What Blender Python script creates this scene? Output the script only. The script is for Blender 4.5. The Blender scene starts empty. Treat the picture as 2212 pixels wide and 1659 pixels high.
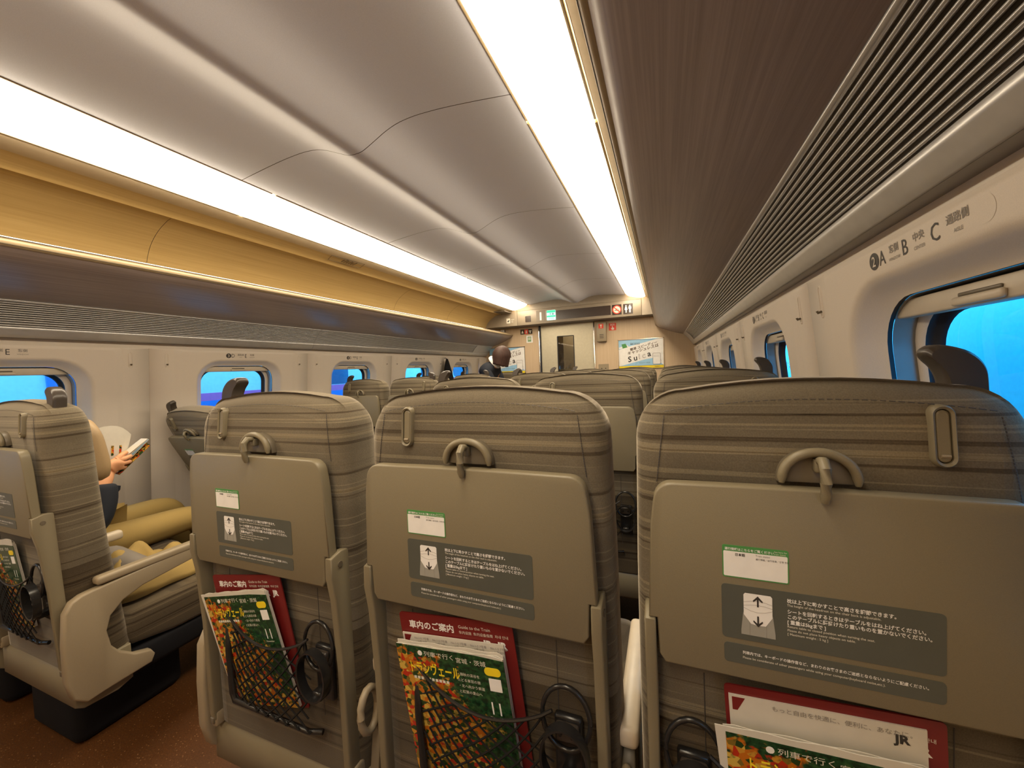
import bpy, bmesh, math, random
from mathutils import Vector, Matrix
random.seed(7)
C = bpy.context.scene.collection
SC = bpy.context.scene
PI = math.pi
CZ = 1.2                                     # eye height of the photographer

# ------------------------------------------------------------------ camera
def make_camera():
    yaw, pit, rol, f = .3744, -.0366, -.0419, 843.0
    cy, sy, cp, sp, cr, sr = math.cos(yaw), math.sin(yaw), math.cos(pit), math.sin(pit), math.cos(rol), math.sin(rol)
    fw = Vector((-sy*cp, cy*cp, sp)); rt = Vector((cy, sy, 0)); up = rt.cross(fw)
    r2 = cr*rt + sr*up; u2 = -sr*rt + cr*up
    cd = bpy.data.cameras.new('camera'); cam = bpy.data.objects.new('camera', cd); C.objects.link(cam)
    m = Matrix((r2, u2, -fw)).transposed().to_4x4(); m.translation = (0, 0, CZ)
    cam.matrix_world = m
    cd.sensor_width = 36; cd.lens = f/2212*36; cd.clip_start = .02
    SC.camera = cam
make_camera()

# ------------------------------------------------------------------ world, exposure
w = bpy.data.worlds.new('world'); SC.world = w; w.use_nodes = True
bg = w.node_tree.nodes['Background']; bg.inputs[0].default_value = (.10, .50, 1.0, 1); bg.inputs[1].default_value = 2.1
SC.view_settings.view_transform = 'Standard'; SC.view_settings.look = 'None'
SC.view_settings.gamma = 1; SC.view_settings.use_curve_mapping = False
SC.view_settings.exposure = 1.15
LAMP = (7.3, 6.15, 4.5)                      # what the ceiling lamps give off
SC.cycles.max_bounces = 8; SC.cycles.diffuse_bounces = 5; SC.cycles.transparent_max_bounces = 12
SC.cycles.caustics_reflective = False; SC.cycles.caustics_refractive = False
SC.cycles.sample_clamp_indirect = 4

# ------------------------------------------------------------------ materials
def newmat(name):
    m = bpy.data.materials.new(name); m.use_nodes = True
    return m, m.node_tree, m.node_tree.nodes['Principled BSDF']
def N(nt, typ, **kw):
    n = nt.nodes.new(typ)
    for k, v in kw.items():
        if k.startswith('i_'):
            n.inputs[k[2:].replace('_', ' ')].default_value = v
        else: setattr(n, k, v)
    return n
def coords(nt, scale=(1, 1, 1), rot=(0, 0, 0), loc=(0, 0, 0)):
    t = N(nt, 'ShaderNodeTexCoord'); mp = N(nt, 'ShaderNodeMapping')
    mp.inputs['Scale'].default_value = scale; mp.inputs['Rotation'].default_value = rot; mp.inputs['Location'].default_value = loc
    nt.links.new(t.outputs['Object'], mp.inputs['Vector']); return mp.outputs[0]
def ramp(nt, src, stops, interp='LINEAR'):
    r = N(nt, 'ShaderNodeValToRGB'); r.color_ramp.interpolation = interp
    e = r.color_ramp.elements
    while len(e) < len(stops): e.new(.5)
    for el, (p, c) in zip(e, stops):
        el.position = p; el.color = (*c, 1) if len(c) == 3 else c
    nt.links.new(src, r.inputs[0]); return r.outputs[0]
def bump(nt, src, b, strength=.2, dist=.001):
    n = N(nt, 'ShaderNodeBump'); n.inputs['Strength'].default_value = strength; n.inputs['Distance'].default_value = dist
    nt.links.new(src, n.inputs['Height']); nt.links.new(n.outputs[0], b.inputs['Normal'])
def plain(name, col, rough=.5, metal=0, grain=0, gs=400, spec=.5, coat=0):
    m, nt, b = newmat(name)
    b.inputs['Base Color'].default_value = (*col, 1); b.inputs['Roughness'].default_value = rough
    b.inputs['Metallic'].default_value = metal; b.inputs['Specular IOR Level'].default_value = spec
    b.inputs['Coat Weight'].default_value = coat
    no = N(nt, 'ShaderNodeTexNoise', i_Scale=gs if grain else 30., i_Detail=3.)
    nt.links.new(coords(nt), no.inputs['Vector'])
    if grain: bump(nt, no.outputs[0], b, grain, .0006)
    c = ramp(nt, no.outputs[0], [(.3, tuple(x*.96 for x in col)), (.7, tuple(min(1, x*1.04) for x in col))])
    nt.links.new(c, b.inputs['Base Color'])
    return m
def emis(name, col, s=1):
    m, nt, b = newmat(name); b.inputs['Base Color'].default_value = (0, 0, 0, 1)
    b.inputs['Emission Color'].default_value = (*col, 1); b.inputs['Emission Strength'].default_value = s; return m
def glassmat(name, tint=(.95, .97, .98), refl=.07):
    m = bpy.data.materials.new(name); m.use_nodes = True; nt = m.node_tree; nt.nodes.clear()
    o = N(nt, 'ShaderNodeOutputMaterial'); mx = N(nt, 'ShaderNodeMixShader'); tr = N(nt, 'ShaderNodeBsdfTransparent'); gl = N(nt, 'ShaderNodeBsdfGlossy')
    tr.inputs[0].default_value = (*tint, 1); gl.inputs['Roughness'].default_value = .02
    mx.inputs[0].default_value = refl
    nt.links.new(tr.outputs[0], mx.inputs[1]); nt.links.new(gl.outputs[0], mx.inputs[2]); nt.links.new(mx.outputs[0], o.inputs[0]); return m
def wood(name, c1, c2, rough=.35, axis='Y', coat=0, dens=1.0):
    m, nt, b = newmat(name)
    sc = {'Y': (60*dens, 1.2, 60*dens), 'Z': (70*dens, 70*dens, 1.6)}[axis]
    v = coords(nt, sc); n1 = N(nt, 'ShaderNodeTexNoise', i_Scale=1.6, i_Detail=6., i_Roughness=.65); nt.links.new(v, n1.inputs['Vector'])
    c = ramp(nt, n1.outputs[0], [(.3, c1), (.7, c2)]); nt.links.new(c, b.inputs['Base Color'])
    b.inputs['Roughness'].default_value = rough; b.inputs['Coat Weight'].default_value = coat
    bump(nt, n1.outputs[0], b, .08, .0005); return m
def striped_fabric(name):
    m, nt, b = newmat(name)
    t = N(nt, 'ShaderNodeTexCoord'); sep = N(nt, 'ShaderNodeSeparateXYZ'); nt.links.new(t.outputs['Object'], sep.inputs[0])
    v = coords(nt, (.25, .25, 62)); n1 = N(nt, 'ShaderNodeTexNoise', i_Scale=1., i_Detail=2., i_Roughness=.75); nt.links.new(v, n1.inputs['Vector'])
    v2 = coords(nt, (2, 2, 9)); n2 = N(nt, 'ShaderNodeTexNoise', i_Scale=1., i_Detail=2.); nt.links.new(v2, n2.inputs['Vector'])
    v3 = coords(nt, (500, 500, 500)); n3 = N(nt, 'ShaderNodeTexNoise', i_Scale=1., i_Detail=2.); nt.links.new(v3, n3.inputs['Vector'])
    base = ramp(nt, n2.outputs[0], [(.3, (.105, .086, .060)), (.7, (.19, .158, .110))])
    st = ramp(nt, n1.outputs[0], [(.39, (.50, .46, .43)), (.43, (1, 1, 1)), (.56, (1, 1, 1)), (.62, (1.0, .95, .85))])
    mx = N(nt, 'ShaderNodeMix', data_type='RGBA', blend_type='MULTIPLY'); mx.inputs[0].default_value = 1
    nt.links.new(base, mx.inputs[6]); nt.links.new(st, mx.inputs[7])
    lt = ramp(nt, n1.outputs[0], [(.555, (0, 0, 0)), (.575, (.075, .066, .045)), (.61, (.075, .066, .045)), (.63, (0, 0, 0))])
    ad = N(nt, 'ShaderNodeMix', data_type='RGBA', blend_type='ADD'); ad.inputs[0].default_value = 1
    nt.links.new(mx.outputs[2], ad.inputs[6]); nt.links.new(lt, ad.inputs[7])
    fz = ramp(nt, n3.outputs[0], [(.3, (.75, .75, .75)), (.7, (1.15, 1.15, 1.15))])
    m2 = N(nt, 'ShaderNodeMix', data_type='RGBA', blend_type='MULTIPLY'); m2.inputs[0].default_value = .6
    nt.links.new(ad.outputs[2], m2.inputs[6]); nt.links.new(fz, m2.inputs[7])
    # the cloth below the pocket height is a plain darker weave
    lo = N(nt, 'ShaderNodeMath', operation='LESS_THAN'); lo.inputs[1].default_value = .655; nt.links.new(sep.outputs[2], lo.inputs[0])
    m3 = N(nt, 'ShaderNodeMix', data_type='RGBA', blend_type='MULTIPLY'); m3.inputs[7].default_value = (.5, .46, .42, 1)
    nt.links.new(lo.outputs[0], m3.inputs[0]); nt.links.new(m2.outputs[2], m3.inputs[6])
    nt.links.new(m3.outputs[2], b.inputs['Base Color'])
    b.inputs['Roughness'].default_value = .9; b.inputs['Sheen Weight'].default_value = .55; b.inputs['Sheen Roughness'].default_value = .4
    b.inputs['Sheen Tint'].default_value = (.9, .8, .65, 1); b.inputs['Specular IOR Level'].default_value = .1
    bump(nt, n3.outputs[0], b, .35, .0012); return m
def autumn(name):
    m, nt, b = newmat(name)
    v = coords(nt, (34, 34, 42)); d = N(nt, 'ShaderNodeTexNoise', i_Scale=1.3, i_Detail=3.); nt.links.new(v, d.inputs['Vector'])
    mxv = N(nt, 'ShaderNodeMix', data_type='VECTOR'); mxv.inputs[0].default_value = .35
    nt.links.new(v, mxv.inputs[4]); nt.links.new(d.outputs[1], mxv.inputs[5])
    vo = N(nt, 'ShaderNodeTexVoronoi', i_Scale=5.); nt.links.new(v, vo.inputs['Vector']); vo.inputs['Scale'].default_value = 3.2
    sx = N(nt, 'ShaderNodeSeparateColor'); nt.links.new(vo.outputs['Color'], sx.inputs[0])
    leaf = ramp(nt, sx.outputs[0], [(0, (.45, .03, .01)), (.16, (.50, .14, .01)), (.34, (.55, .26, .03)), (.5, (.20, .13, .02)), (.64, (.02, .05, .012)), (.86, (.60, .40, .07))], 'CONSTANT')
    n2 = N(nt, 'ShaderNodeTexNoise', i_Scale=.45, i_Detail=4., i_Roughness=.7); nt.links.new(v, n2.inputs['Vector'])
    t = N(nt, 'ShaderNodeTexCoord'); sp = N(nt, 'ShaderNodeSeparateXYZ'); nt.links.new(t.outputs['Object'], sp.inputs[0])
    a1 = N(nt, 'ShaderNodeMath', operation='MULTIPLY_ADD'); a1.inputs[1].default_value = -1.5; nt.links.new(sp.outputs[0], a1.inputs[0]); a1.inputs[2].default_value = .10
    a2 = N(nt, 'ShaderNodeMath', operation='MULTIPLY_ADD'); a2.inputs[1].default_value = -1.1; nt.links.new(sp.outputs[2], a2.inputs[0]); nt.links.new(a1.outputs[0], a2.inputs[2])
    a3 = N(nt, 'ShaderNodeMath', operation='ADD'); nt.links.new(n2.outputs[0], a3.inputs[0]); nt.links.new(a2.outputs[0], a3.inputs[1])
    msk = ramp(nt, a3.outputs[0], [(.40, (0, 0, 0)), (.46, (1, 1, 1))])
    n4 = N(nt, 'ShaderNodeTexNoise', i_Scale=3., i_Detail=4.); nt.links.new(v, n4.inputs['Vector'])
    green = ramp(nt, n4.outputs[0], [(.35, (.004, .02, .008)), (.55, (.012, .06, .02)), (.75, (.05, .11, .03))])
    mx = N(nt, 'ShaderNodeMix', data_type='RGBA'); nt.links.new(msk, mx.inputs[0]); nt.links.new(green, mx.inputs[6]); nt.links.new(leaf, mx.inputs[7])
    nt.links.new(mx.outputs[2], b.inputs['Base Color']); b.inputs['Roughness'].default_value = .25; return m
def floormat():
    m, nt, b = newmat('speckled_brown_floor')
    v = coords(nt); n1 = N(nt, 'ShaderNodeTexNoise', i_Scale=260., i_Detail=2.); nt.links.new(v, n1.inputs['Vector'])
    vo = N(nt, 'ShaderNodeTexVoronoi', i_Scale=90.); nt.links.new(v, vo.inputs['Vector'])
    s = ramp(nt, vo.outputs['Distance'], [(.0, (.34, .21, .10)), (.13, (.18, .08, .03)), (.20, (.085, .032, .009))])
    s2 = ramp(nt, n1.outputs[0], [(.3, (.6, .6, .6)), (.7, (1.2, 1.2, 1.2))])
    mx = N(nt, 'ShaderNodeMix', data_type='RGBA', blend_type='MULTIPLY'); mx.inputs[0].default_value = 1
    nt.links.new(s, mx.inputs[6]); nt.links.new(s2, mx.inputs[7]); nt.links.new(mx.outputs[2], b.inputs['Base Color'])
    b.inputs['Roughness'].default_value = .38; return m
def lampmat():
    m, nt, b = newmat('ribbed_lamp_cover'); b.inputs['Base Color'].default_value = (.6, .6, .55, 1); b.inputs['Roughness'].default_value = .4
    t = N(nt, 'ShaderNodeTexCoord'); sep = N(nt, 'ShaderNodeSeparateXYZ'); nt.links.new(t.outputs['Object'], sep.inputs[0])
    mu = N(nt, 'ShaderNodeMath', operation='MULTIPLY'); mu.inputs[1].default_value = 2*PI/.0095; nt.links.new(sep.outputs[0], mu.inputs[0])
    si = N(nt, 'ShaderNodeMath', operation='SINE'); nt.links.new(mu.outputs[0], si.inputs[0])
    mr = N(nt, 'ShaderNodeMapRange'); mr.inputs[1].default_value = -1; mr.inputs[3].default_value = .80; mr.inputs[4].default_value = 1.1
    nt.links.new(si.outputs[0], mr.inputs[0]); b.inputs['Emission Color'].default_value = (*LAMP, 1)
    nt.links.new(mr.outputs[0], b.inputs['Emission Strength']); return m

M = {}
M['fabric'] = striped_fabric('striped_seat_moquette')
M['taupe'] = plain('taupe_plastic', (.205, .172, .108), .42, grain=.25, gs=900)
M['cream_arm'] = plain('cream_arm_cap', (.70, .60, .46), .35)
M['taupe_light'] = plain('pale_taupe_plastic', (.31, .25, .165), .4, grain=.2, gs=900)
M['taupe_dark'] = plain('dark_taupe_plastic', (.14, .115, .08), .4)
M['brown_gloss'] = plain('dark_bronze_plastic', (.055, .043, .034), .3)
M['black'] = plain('black_plastic', (.015, .014, .014), .25)
M['net'] = plain('black_elastic_cord', (.012, .011, .010), .8, spec=.15)
M['black_matt'] = plain('black_matt', (.008, .008, .010), .75, spec=.2)
M['wall'] = plain('cream_wall_panel', (.70, .625, .535), .45, grain=.12, gs=700)
M['seam'] = plain('dark_seam', (.10, .08, .06), .7)
M['ceil'] = plain('ceiling_panel', (.73, .745, .83), .48, grain=.08, gs=500)
M['coving'] = plain('cream_coving', (.62, .50, .33), .45)
M['wood'] = wood('pale_wood_laminate', (.52, .34, .12), (.62, .43, .17), .4, 'Y')
M['woodz'] = wood('pale_wood_end_wall', (.55, .40, .25), (.63, .48, .32), .4, 'Z')
M['rackwood'] = wood('brown_wood_laminate', (.23, .185, .175), (.35, .285, .27), .28, 'Y', dens=1.6)
M['rackrim'] = plain('satin_cream_rim', (.38, .29, .17), .3)
M['chrome'] = plain('polished_aluminium', (.82, .80, .76), .12, 1)
M['alu'] = plain('satin_aluminium', (.60, .59, .58), .3, .55)
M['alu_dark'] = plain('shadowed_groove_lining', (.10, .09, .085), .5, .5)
M['floor'] = floormat()
M['lamp'] = lampmat()
M['header'] = plain('header_grey_beige', (.26, .215, .16), .4)
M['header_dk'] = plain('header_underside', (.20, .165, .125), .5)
M['door'] = plain('door_metal', (.56, .51, .38), .35, .3)
M['white'] = plain('white_print', (.85, .83, .80), .5)
M['cream'] = plain('cream_print', (.74, .70, .60), .5)
M['ink'] = plain('dark_ink', (.035, .03, .027), .5)
M['brownink'] = plain('brown_ink', (.10, .06, .03), .5)
M['greyink'] = plain('grey_ink', (.25, .22, .19), .5)
M['notice'] = plain('dark_green_grey_notice', (.085, .088, .072), .45)
M['greyp'] = plain('mid_grey_print', (.33, .32, .28), .5)
M['green'] = plain('green_print', (.07, .28, .07), .5)
M['red'] = plain('red_print', (.72, .05, .02), .5)
M['maroon'] = plain('maroon_card', (.17, .012, .012), .4)
M['yellow'] = plain('yellow_print', (.88, .66, .02), .5)
M['skyblue'] = plain('sky_blue_print', (.33, .58, .80), .5)
M['autumn'] = autumn('autumn_leaves_cover')
M['paper'] = plain('page_paper', (.62, .58, .50), .6)
M['gasket'] = plain('black_gasket', (.012, .015, .025), .5)
M['frame'] = plain('grey_window_frame', (.24, .23, .22), .35, .4)
M['glass'] = glassmat('window_glass')
M['dglass'] = glassmat('door_glass', (.72, .74, .72), .12)
M['shade'] = plain('shade_bar', (.55, .48, .38), .4)
M['skin'] = plain('skin', (.70, .34, .17), .5, grain=.1)
M['navy'] = plain('navy_cloth', (.008, .011, .020), .85, grain=.5, gs=600)
M['khaki'] = plain('khaki_cotton', (.38, .26, .08), .85, grain=.5, gs=500)
M['hair'] = wood('brown_hair', (.03, .013, .009), (.075, .03, .018), .65, 'Z')
M['pillow'] = plain('tan_leatherette', (.42, .29, .15), .45, grain=.15)
M['lcd'] = emis('green_white_screen', (.55, .95, .85), .9)
M['lcdg'] = emis('green_screen_band', (.02, .45, .22), .9)
M['lcdk'] = plain('screen_letters', (.02, .04, .06), .5)
M['darkpanel'] = plain('dark_display', (.035, .022, .017), .25)
M['train'] = plain('painted_train_body', (.70, .80, .85), .3)
M['train_r'] = plain('pale_cyan_train_body', (.05, .66, .78), .25)
M['trainlow'] = plain('dark_blue_train_paint', (.06, .22, .62), .3)
M['trainpink'] = plain('magenta_stripe_paint', (.95, .16, .42), .3)
M['trainwin'] = plain('train_window_glass', (.05, .14, .26), .08)
M['concrete'] = plain('platform_concrete', (.45, .45, .43), .8)

# ------------------------------------------------------------------ mesh helpers
class MB:
    def __init__(s): s.v = []; s.f = []; s.mi = []; s.mats = []; s.sm = []
    def m(s, mat):
        if mat not in s.mats: s.mats.append(mat)
        return s.mats.index(mat)
    def add(s, vs, fs, mat, smooth=True):
        o = len(s.v); s.v += [tuple(v) for v in vs]; k = s.m(mat)
        for f in fs: s.f.append(tuple(i+o for i in f)); s.mi.append(k); s.sm.append(smooth)
        return s
    def box(s, a, b, mat, r=0, seg=2):
        x0, y0, z0 = a; x1, y1, z1 = b
        if r <= 0:
            vs = [(x, y, z) for x in (x0, x1) for y in (y0, y1) for z in (z0, z1)]
            return s.add(vs, [(0, 1, 3, 2), (4, 6, 7, 5), (0, 4, 5, 1), (2, 3, 7, 6), (0, 2, 6, 4), (1, 5, 7, 3)], mat, False)
        bm = bmesh.new(); bmesh.ops.create_cube(bm, size=1)
        for v in bm.verts: v.co = Vector(((x0+x1)/2+v.co.x*(x1-x0), (y0+y1)/2+v.co.y*(y1-y0), (z0+z1)/2+v.co.z*(z1-z0)))
        r = min(r, abs(x1-x0)*.49, abs(y1-y0)*.49, abs(z1-z0)*.49)
        bmesh.ops.bevel(bm, geom=bm.edges[:], offset=r, segments=seg, profile=.5, affect='EDGES')
        return s.bm(bm, mat)
    def bm(s, bm, mat, smooth=True, free=True):
        bm.verts.index_update()
        s.add([v.co[:] for v in bm.verts], [[v.index for v in f.verts] for f in bm.faces], mat, smooth)
        if free: bm.free()
        return s
    def loft(s, rings, mat, closed=True, cap0=False, cap1=False, smooth=True):
        n = len(rings[0]); vs = [p for r in rings for p in r]; fs = []
        for i in range(len(rings)-1):
            for j in range(n if closed else n-1):
                k = (j+1) % n; fs.append((i*n+j, i*n+k, (i+1)*n+k, (i+1)*n+j))
        s.add(vs, fs, mat, smooth)
        if cap0: s.add(rings[0], [tuple(range(n))[::-1]], mat, False)
        if cap1: s.add(rings[-1], [tuple(range(n))], mat, False)
        return s
    def tube(s, pts, r, mat, seg=8, caps=True):
        pts = [Vector(p) for p in pts]; rings = []; rr = r if isinstance(r, (list, tuple)) else [r]*len(pts)
        up = Vector((0, 0, 1))
        for i, p in enumerate(pts):
            d = (pts[min(i+1, len(pts)-1)]-pts[max(i-1, 0)])
            if d.length < 1e-9: d = Vector((0, 0, 1))
            d.normalize()
            a = d.cross(up)
            if a.length < .05: a = d.cross(Vector((1, 0, 0)))
            a.normalize(); b = a.cross(d)
            rings.append([tuple(p+rr[i]*(math.cos(t)*a+math.sin(t)*b)) for t in [2*PI*k/seg for k in range(seg)]])
        return s.loft(rings, mat, True, caps, caps)
    def prism(s, poly, axis, lo, hi, mat, r=0):
        """poly: 2D points; axis: the extruded axis; bevelled edge r"""
        def P(a, b, c): return {'x': (c, a, b), 'y': (a, c, b), 'z': (a, b, c)}[axis]
        bm = bmesh.new(); vs = [bm.verts.new(P(a, b, lo)) for a, b in poly]; f = bm.faces.new(vs)
        e = bmesh.ops.extrude_face_region(bm, geom=[f])
        mv = [v for v in e['geom'] if isinstance(v, bmesh.types.BMVert)]
        d = Vector(P(0, 0, hi-lo)); bmesh.ops.translate(bm, verts=mv, vec=d)
        bmesh.ops.recalc_face_normals(bm, faces=bm.faces[:])
        if r > 0:
            ed = [e for e in bm.edges if all(abs(v.co['xyz'.index(axis)]-lo) < 1e-7 for v in e.verts) or all(abs(v.co['xyz'.index(axis)]-hi) < 1e-7 for v in e.verts)]
            bmesh.ops.bevel(bm, geom=ed, offset=r, segments=2, profile=.5, affect='EDGES')
        return s.bm(bm, mat, smooth=False)
    def text(s, body, size, O, U, V, mat, align='LEFT', bold=0, sx=1, shear=0):
        cu = bpy.data.curves.new('t', 'FONT'); cu.body = body; cu.size = size; cu.align_x = align; cu.resolution_u = 2
        cu.offset = bold*size; cu.shear = shear
        ob = bpy.data.objects.new('t', cu); C.objects.link(ob)
        dg = bpy.context.evaluated_depsgraph_get(); me = ob.evaluated_get(dg).to_mesh()
        O, U, V = Vector(O), Vector(U), Vector(V)
        vs = [tuple(O+U*v.co.x*sx+V*v.co.y) for v in me.vertices]; fs = [tuple(p.vertices) for p in me.polygons]
        ob.to_mesh_clear(); bpy.data.objects.remove(ob); bpy.data.curves.remove(cu)
        return s.add(vs, fs, mat, False)
    def flat(s, poly, O, U, V, mat):
        O, U, V = Vector(O), Vector(U), Vector(V)
        return s.add([tuple(O+U*a+V*b) for a, b in poly], [tuple(range(len(poly)))], mat, False)
    def build(s, name, parent=None, angle=None):
        me = bpy.data.meshes.new(name); me.from_pydata(s.v, [], s.f)
        for m in s.mats: me.materials.append(m)
        me.polygons.foreach_set('material_index', s.mi); me.polygons.foreach_set('use_smooth', s.sm)
        me.update()
        if angle: me.set_sharp_from_angle(angle=math.radians(angle))
        o = bpy.data.objects.new(name, me); C.objects.link(o)
        if parent: o.parent = parent
        return o
def shift(o, loc):
    """put the origin of a top-level mesh at loc without moving it"""
    loc = Vector(loc)
    for v in o.data.vertices: v.co -= loc
    o.location = loc; return o
def rrect(hw, hh, r, n=6, cx=0, cy=0):
    pts = []
    for k, (sx, sy) in enumerate(((1, 1), (-1, 1), (-1, -1), (1, -1))):
        for i in range(n+1):
            t = PI/2*k+PI/2*i/n
            pts.append((cx+sx*(hw-r)+r*math.cos(t), cy+sy*(hh-r)+r*math.sin(t)))
    return pts
def circ(r, n=24, cx=0, cy=0, ry=None): return [(cx+r*math.cos(2*PI*k/n), cy+(ry or r)*math.sin(2*PI*k/n)) for k in range(n)]
def arcpts(cx, cz, r, a0, a1, n): return [(cx+r*math.cos(math.radians(a0+(a1-a0)*i/n)), cz+r*math.sin(math.radians(a0+(a1-a0)*i/n))) for i in range(n+1)]
def tag(o, label=None, cat=None, group=None, kind=None):
    if label: o['label'] = label
    if cat: o['category'] = cat
    if group: o['group'] = group
    if kind: o['kind'] = kind
    return o
def thing(name, label, cat, loc=(0, 0, 0), rz=0, group=None):
    o = bpy.data.objects.new(name, None); C.objects.link(o); o.empty_display_size = .1
    o.location = loc; o.rotation_euler = (0, 0, rz); return tag(o, label, cat, group)
def struct(o): o['kind'] = 'structure'; return o
def local(o, parent):
    """mesh built in world numbers, then hung under a parent that stands at parent.location"""
    o.parent = parent; o.matrix_parent_inverse = Matrix.Translation(parent.location).inverted(); return o
def sweep(mb, prof, y0, y1, mat, ny=1, smooth=True):
    rings = [[(x, y0+(y1-y0)*k/ny, z) for x, z in prof] for k in range(ny+1)]
    return mb.loft(rings, mat, closed=False, smooth=smooth)

XC = -1.1515                                 # middle of the car
YB, YE = -1.3, 5.72                          # rear and front end wall
P = 1.04                                     # row pitch
def WX(side, z, d=0):                        # inner wall surface, pushed outward by d
    return XC + side*(1.5375 - .1*(z-CZ) + d)

# ------------------------------------------------------------------ floor
fl = MB(); fl.add([(XC-1.75, YB, 0), (XC+1.75, YB, 0), (XC+1.75, YE, 0), (XC-1.75, YE, 0)], [(0, 1, 2, 3)], M['floor'], False)
fl.add([(XC-1.6, YB, -.05), (XC+1.6, YB, -.05), (XC+1.6, YE, -.05), (XC-1.6, YE, -.05)], [(3, 2, 1, 0)], M['floor'], False)
struct(fl.build('floor'))

# ------------------------------------------------------------------ side walls: one pressed panel per window
ZW0, ZW1 = .0, 1.401                          # wall panel foot and head
WZ = 1.062                                    # window centre height
BAYS = [.775+P*k for k in range(-1, 5)]
def bay_rings(side, yc):
    def R(pts, d): return [(WX(side, z, d(y, z) if callable(d) else d), y, z) for y, z in pts]
    zc, hh = (ZW0+ZW1)/2, (ZW1-ZW0)/2
    n = 8; out = []
    out.append(R(rrect(.5190, hh, .004, n, yc, zc), .010))
    out.append(R(rrect(.5185, hh, .004, n, yc, zc), .0))
    out.append(R(rrect(.404, hh-.0004, .01, n, yc, zc), .0))
    out.append(R(rrect(.400, hh-.0005, .01, n, yc, zc), .0))
    out.append(R(rrect(.378, hh-.006, .03, n, yc, zc-.004), -.008))
    out.append(R(rrect(.373, hh-.011, .03, n, yc, zc-.004), -.008))
    for hw, h2, rr, d in ((.300, .287, .15, -.008), (.294, .282, .145, -.008), (.286, .276, .14, -.006), (.276, .269, .13, .003), (.262, .260, .12, .018), (.249, .251, .11, .030), (.243, .246, .105, .034), (.240, .243, .10, .036)):
        out.append(R(rrect(hw, h2, rr, n, yc, WZ), d))
    return out
for side, nm in ((1, 'right'), (-1, 'left')):
    mb = MB()
    for yc in BAYS:
        rg = bay_rings(side, yc)
        if side < 0: rg = [r[::-1] for r in rg]
        mb.loft(rg, M['wall'])
    ya, yb = BAYS[0]-.52, BAYS[-1]+.52
    # dark lining that shows in the joints, and the plain ends of the wall
    for y in [ya+P*k for k in range(7)]:
        mb.add([(WX(side, z, .012), yy, z) for z in (ZW0, ZW1) for yy in (y-.01, y+.01)], [(0, 1, 3, 2)], M['seam'], False)
    for (p, q) in ((YB, ya-.001), (yb+.001, YE)):
        mb.add([(WX(side, z), yy, z) for z in (ZW0, ZW1) for yy in (p, q)], [(0, 1, 3, 2)], M['wall'], False)
    # recess between wall panel and the air grille above
    for (d0, z0, d1, z1, mt) in ((0, ZW1, .032, ZW1, M['wall']), (.032, ZW1, .032, 1.4335, M['wall']), (.032, 1.4335, .0, 1.4335, M['frame'])):
        mb.add([(WX(side, z, d), yy, z) for d, z in ((d0, z0), (d1, z1)) for yy in (YB, YE)], [(0, 1, 3, 2)], mt, False)
    struct(mb.build('wall_'+nm))

# unseen car shell, added to block sky light leaking above and below windows
mb = MB()
for side in (-1, 1):
    mb.add([(XC+side*1.72, y, z) for z in (-.2, WZ-.26) for y in (YB-.1, YE+1.5)], [(0, 1, 3, 2)], M['frame'], False)
    mb.add([(XC+side*1.70, y, z) for z in (WZ+.26, 2.0) for y in (YB-.1, YE+1.5)], [(0, 1, 3, 2)], M['frame'], False)
    mb.add([(XC+side*1.70, YB-.1, 2.0), (XC+side*1.70, YE+1.5, 2.0), (XC, YE+1.5, 2.45), (XC, YB-.1, 2.45)], [(0, 1, 2, 3)], M['frame'], False)
    for z in (WZ-.26, WZ+.26):
        mb.add([(WX(side, z, .108), YB-.1, z), (WX(side, z, .108), YE+1.5, z), (XC+side*1.72, YE+1.5, z), (XC+side*1.72, YB-.1, z)], [(0, 1, 2, 3)], M['frame'], False)
for y in (YB-.1, YE+1.5): mb.add([(XC-1.72, y, -.2), (XC+1.72, y, -.2), (XC+1.70, y, 2.0), (XC, y, 2.45), (XC-1.70, y, 2.0)], [(0, 1, 2, 3, 4)], M['frame'], False)
struct(mb.build('wall_light_block'))

# windows with shade bar, frame and pane
def window(side, yc, n):
    root = thing('window_%d' % n, None, None, (WX(side, WZ, .05), yc, WZ)); struct(root)
    o = 1 if side > 0 else -1
    def R(hw, hh, rr, d, dz=0): 
        p = [(WX(side, z, d), y, z) for y, z in rrect(hw, hh, rr, 8, yc, WZ+dz)]
        return p if side > 0 else p[::-1]
    g = MB(); g.loft([R(.2405, .2435, .10, .036), R(.2410, .244, .10, .044)], M['gasket'])
    g.loft([R(.240, .243, .10, .044), R(.238, .241, .098, .078)], M['frame'])
    g.loft([R(.238, .241, .098, .078), R(.226, .230, .09, .076), R(.218, .222, .086, .083)], M['wall'])
    g.loft([R(.218, .222, .086, .083), R(.217, .221, .085, .095), R(.206, .212, .078, .097), R(.204, .210, .077, .105)], M['gasket'])
    a = g.build('window_frame'); local(a, root)
    p = MB(); p.add(R(.206, .212, .078, .106), [tuple(range(36))], M['glass'], False); local(p.build('pane'), root)
    s = MB(); zt = WZ+.205
    def bar(y0, y1, z0, z1, d0, d1, mat, r):
        x0, x1 = sorted((WX(side, WZ+.2, d0), WX(side, WZ+.2, d1))); s.box((x0, y0, z0), (x1, y1, z1), mat, r)
    bar(yc-.234, yc+.234, zt+.000, zt+.034, .046, .072, M['shade'], .004)
    local(s.build('shade_bar'), root)
    s = MB(); bar(yc-.05, yc+.05, zt+.002, zt+.016, .038, .0465, M['shade'], .004); bar(yc-.042, yc+.042, zt+.016, zt+.022, .0425, .0465, M['taupe_dark'], .002)
    local(s.build('shade_handle'), root)
n = 1
for side in (-1, 1):
    for yc in BAYS: window(side, yc, n); n += 1

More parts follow.
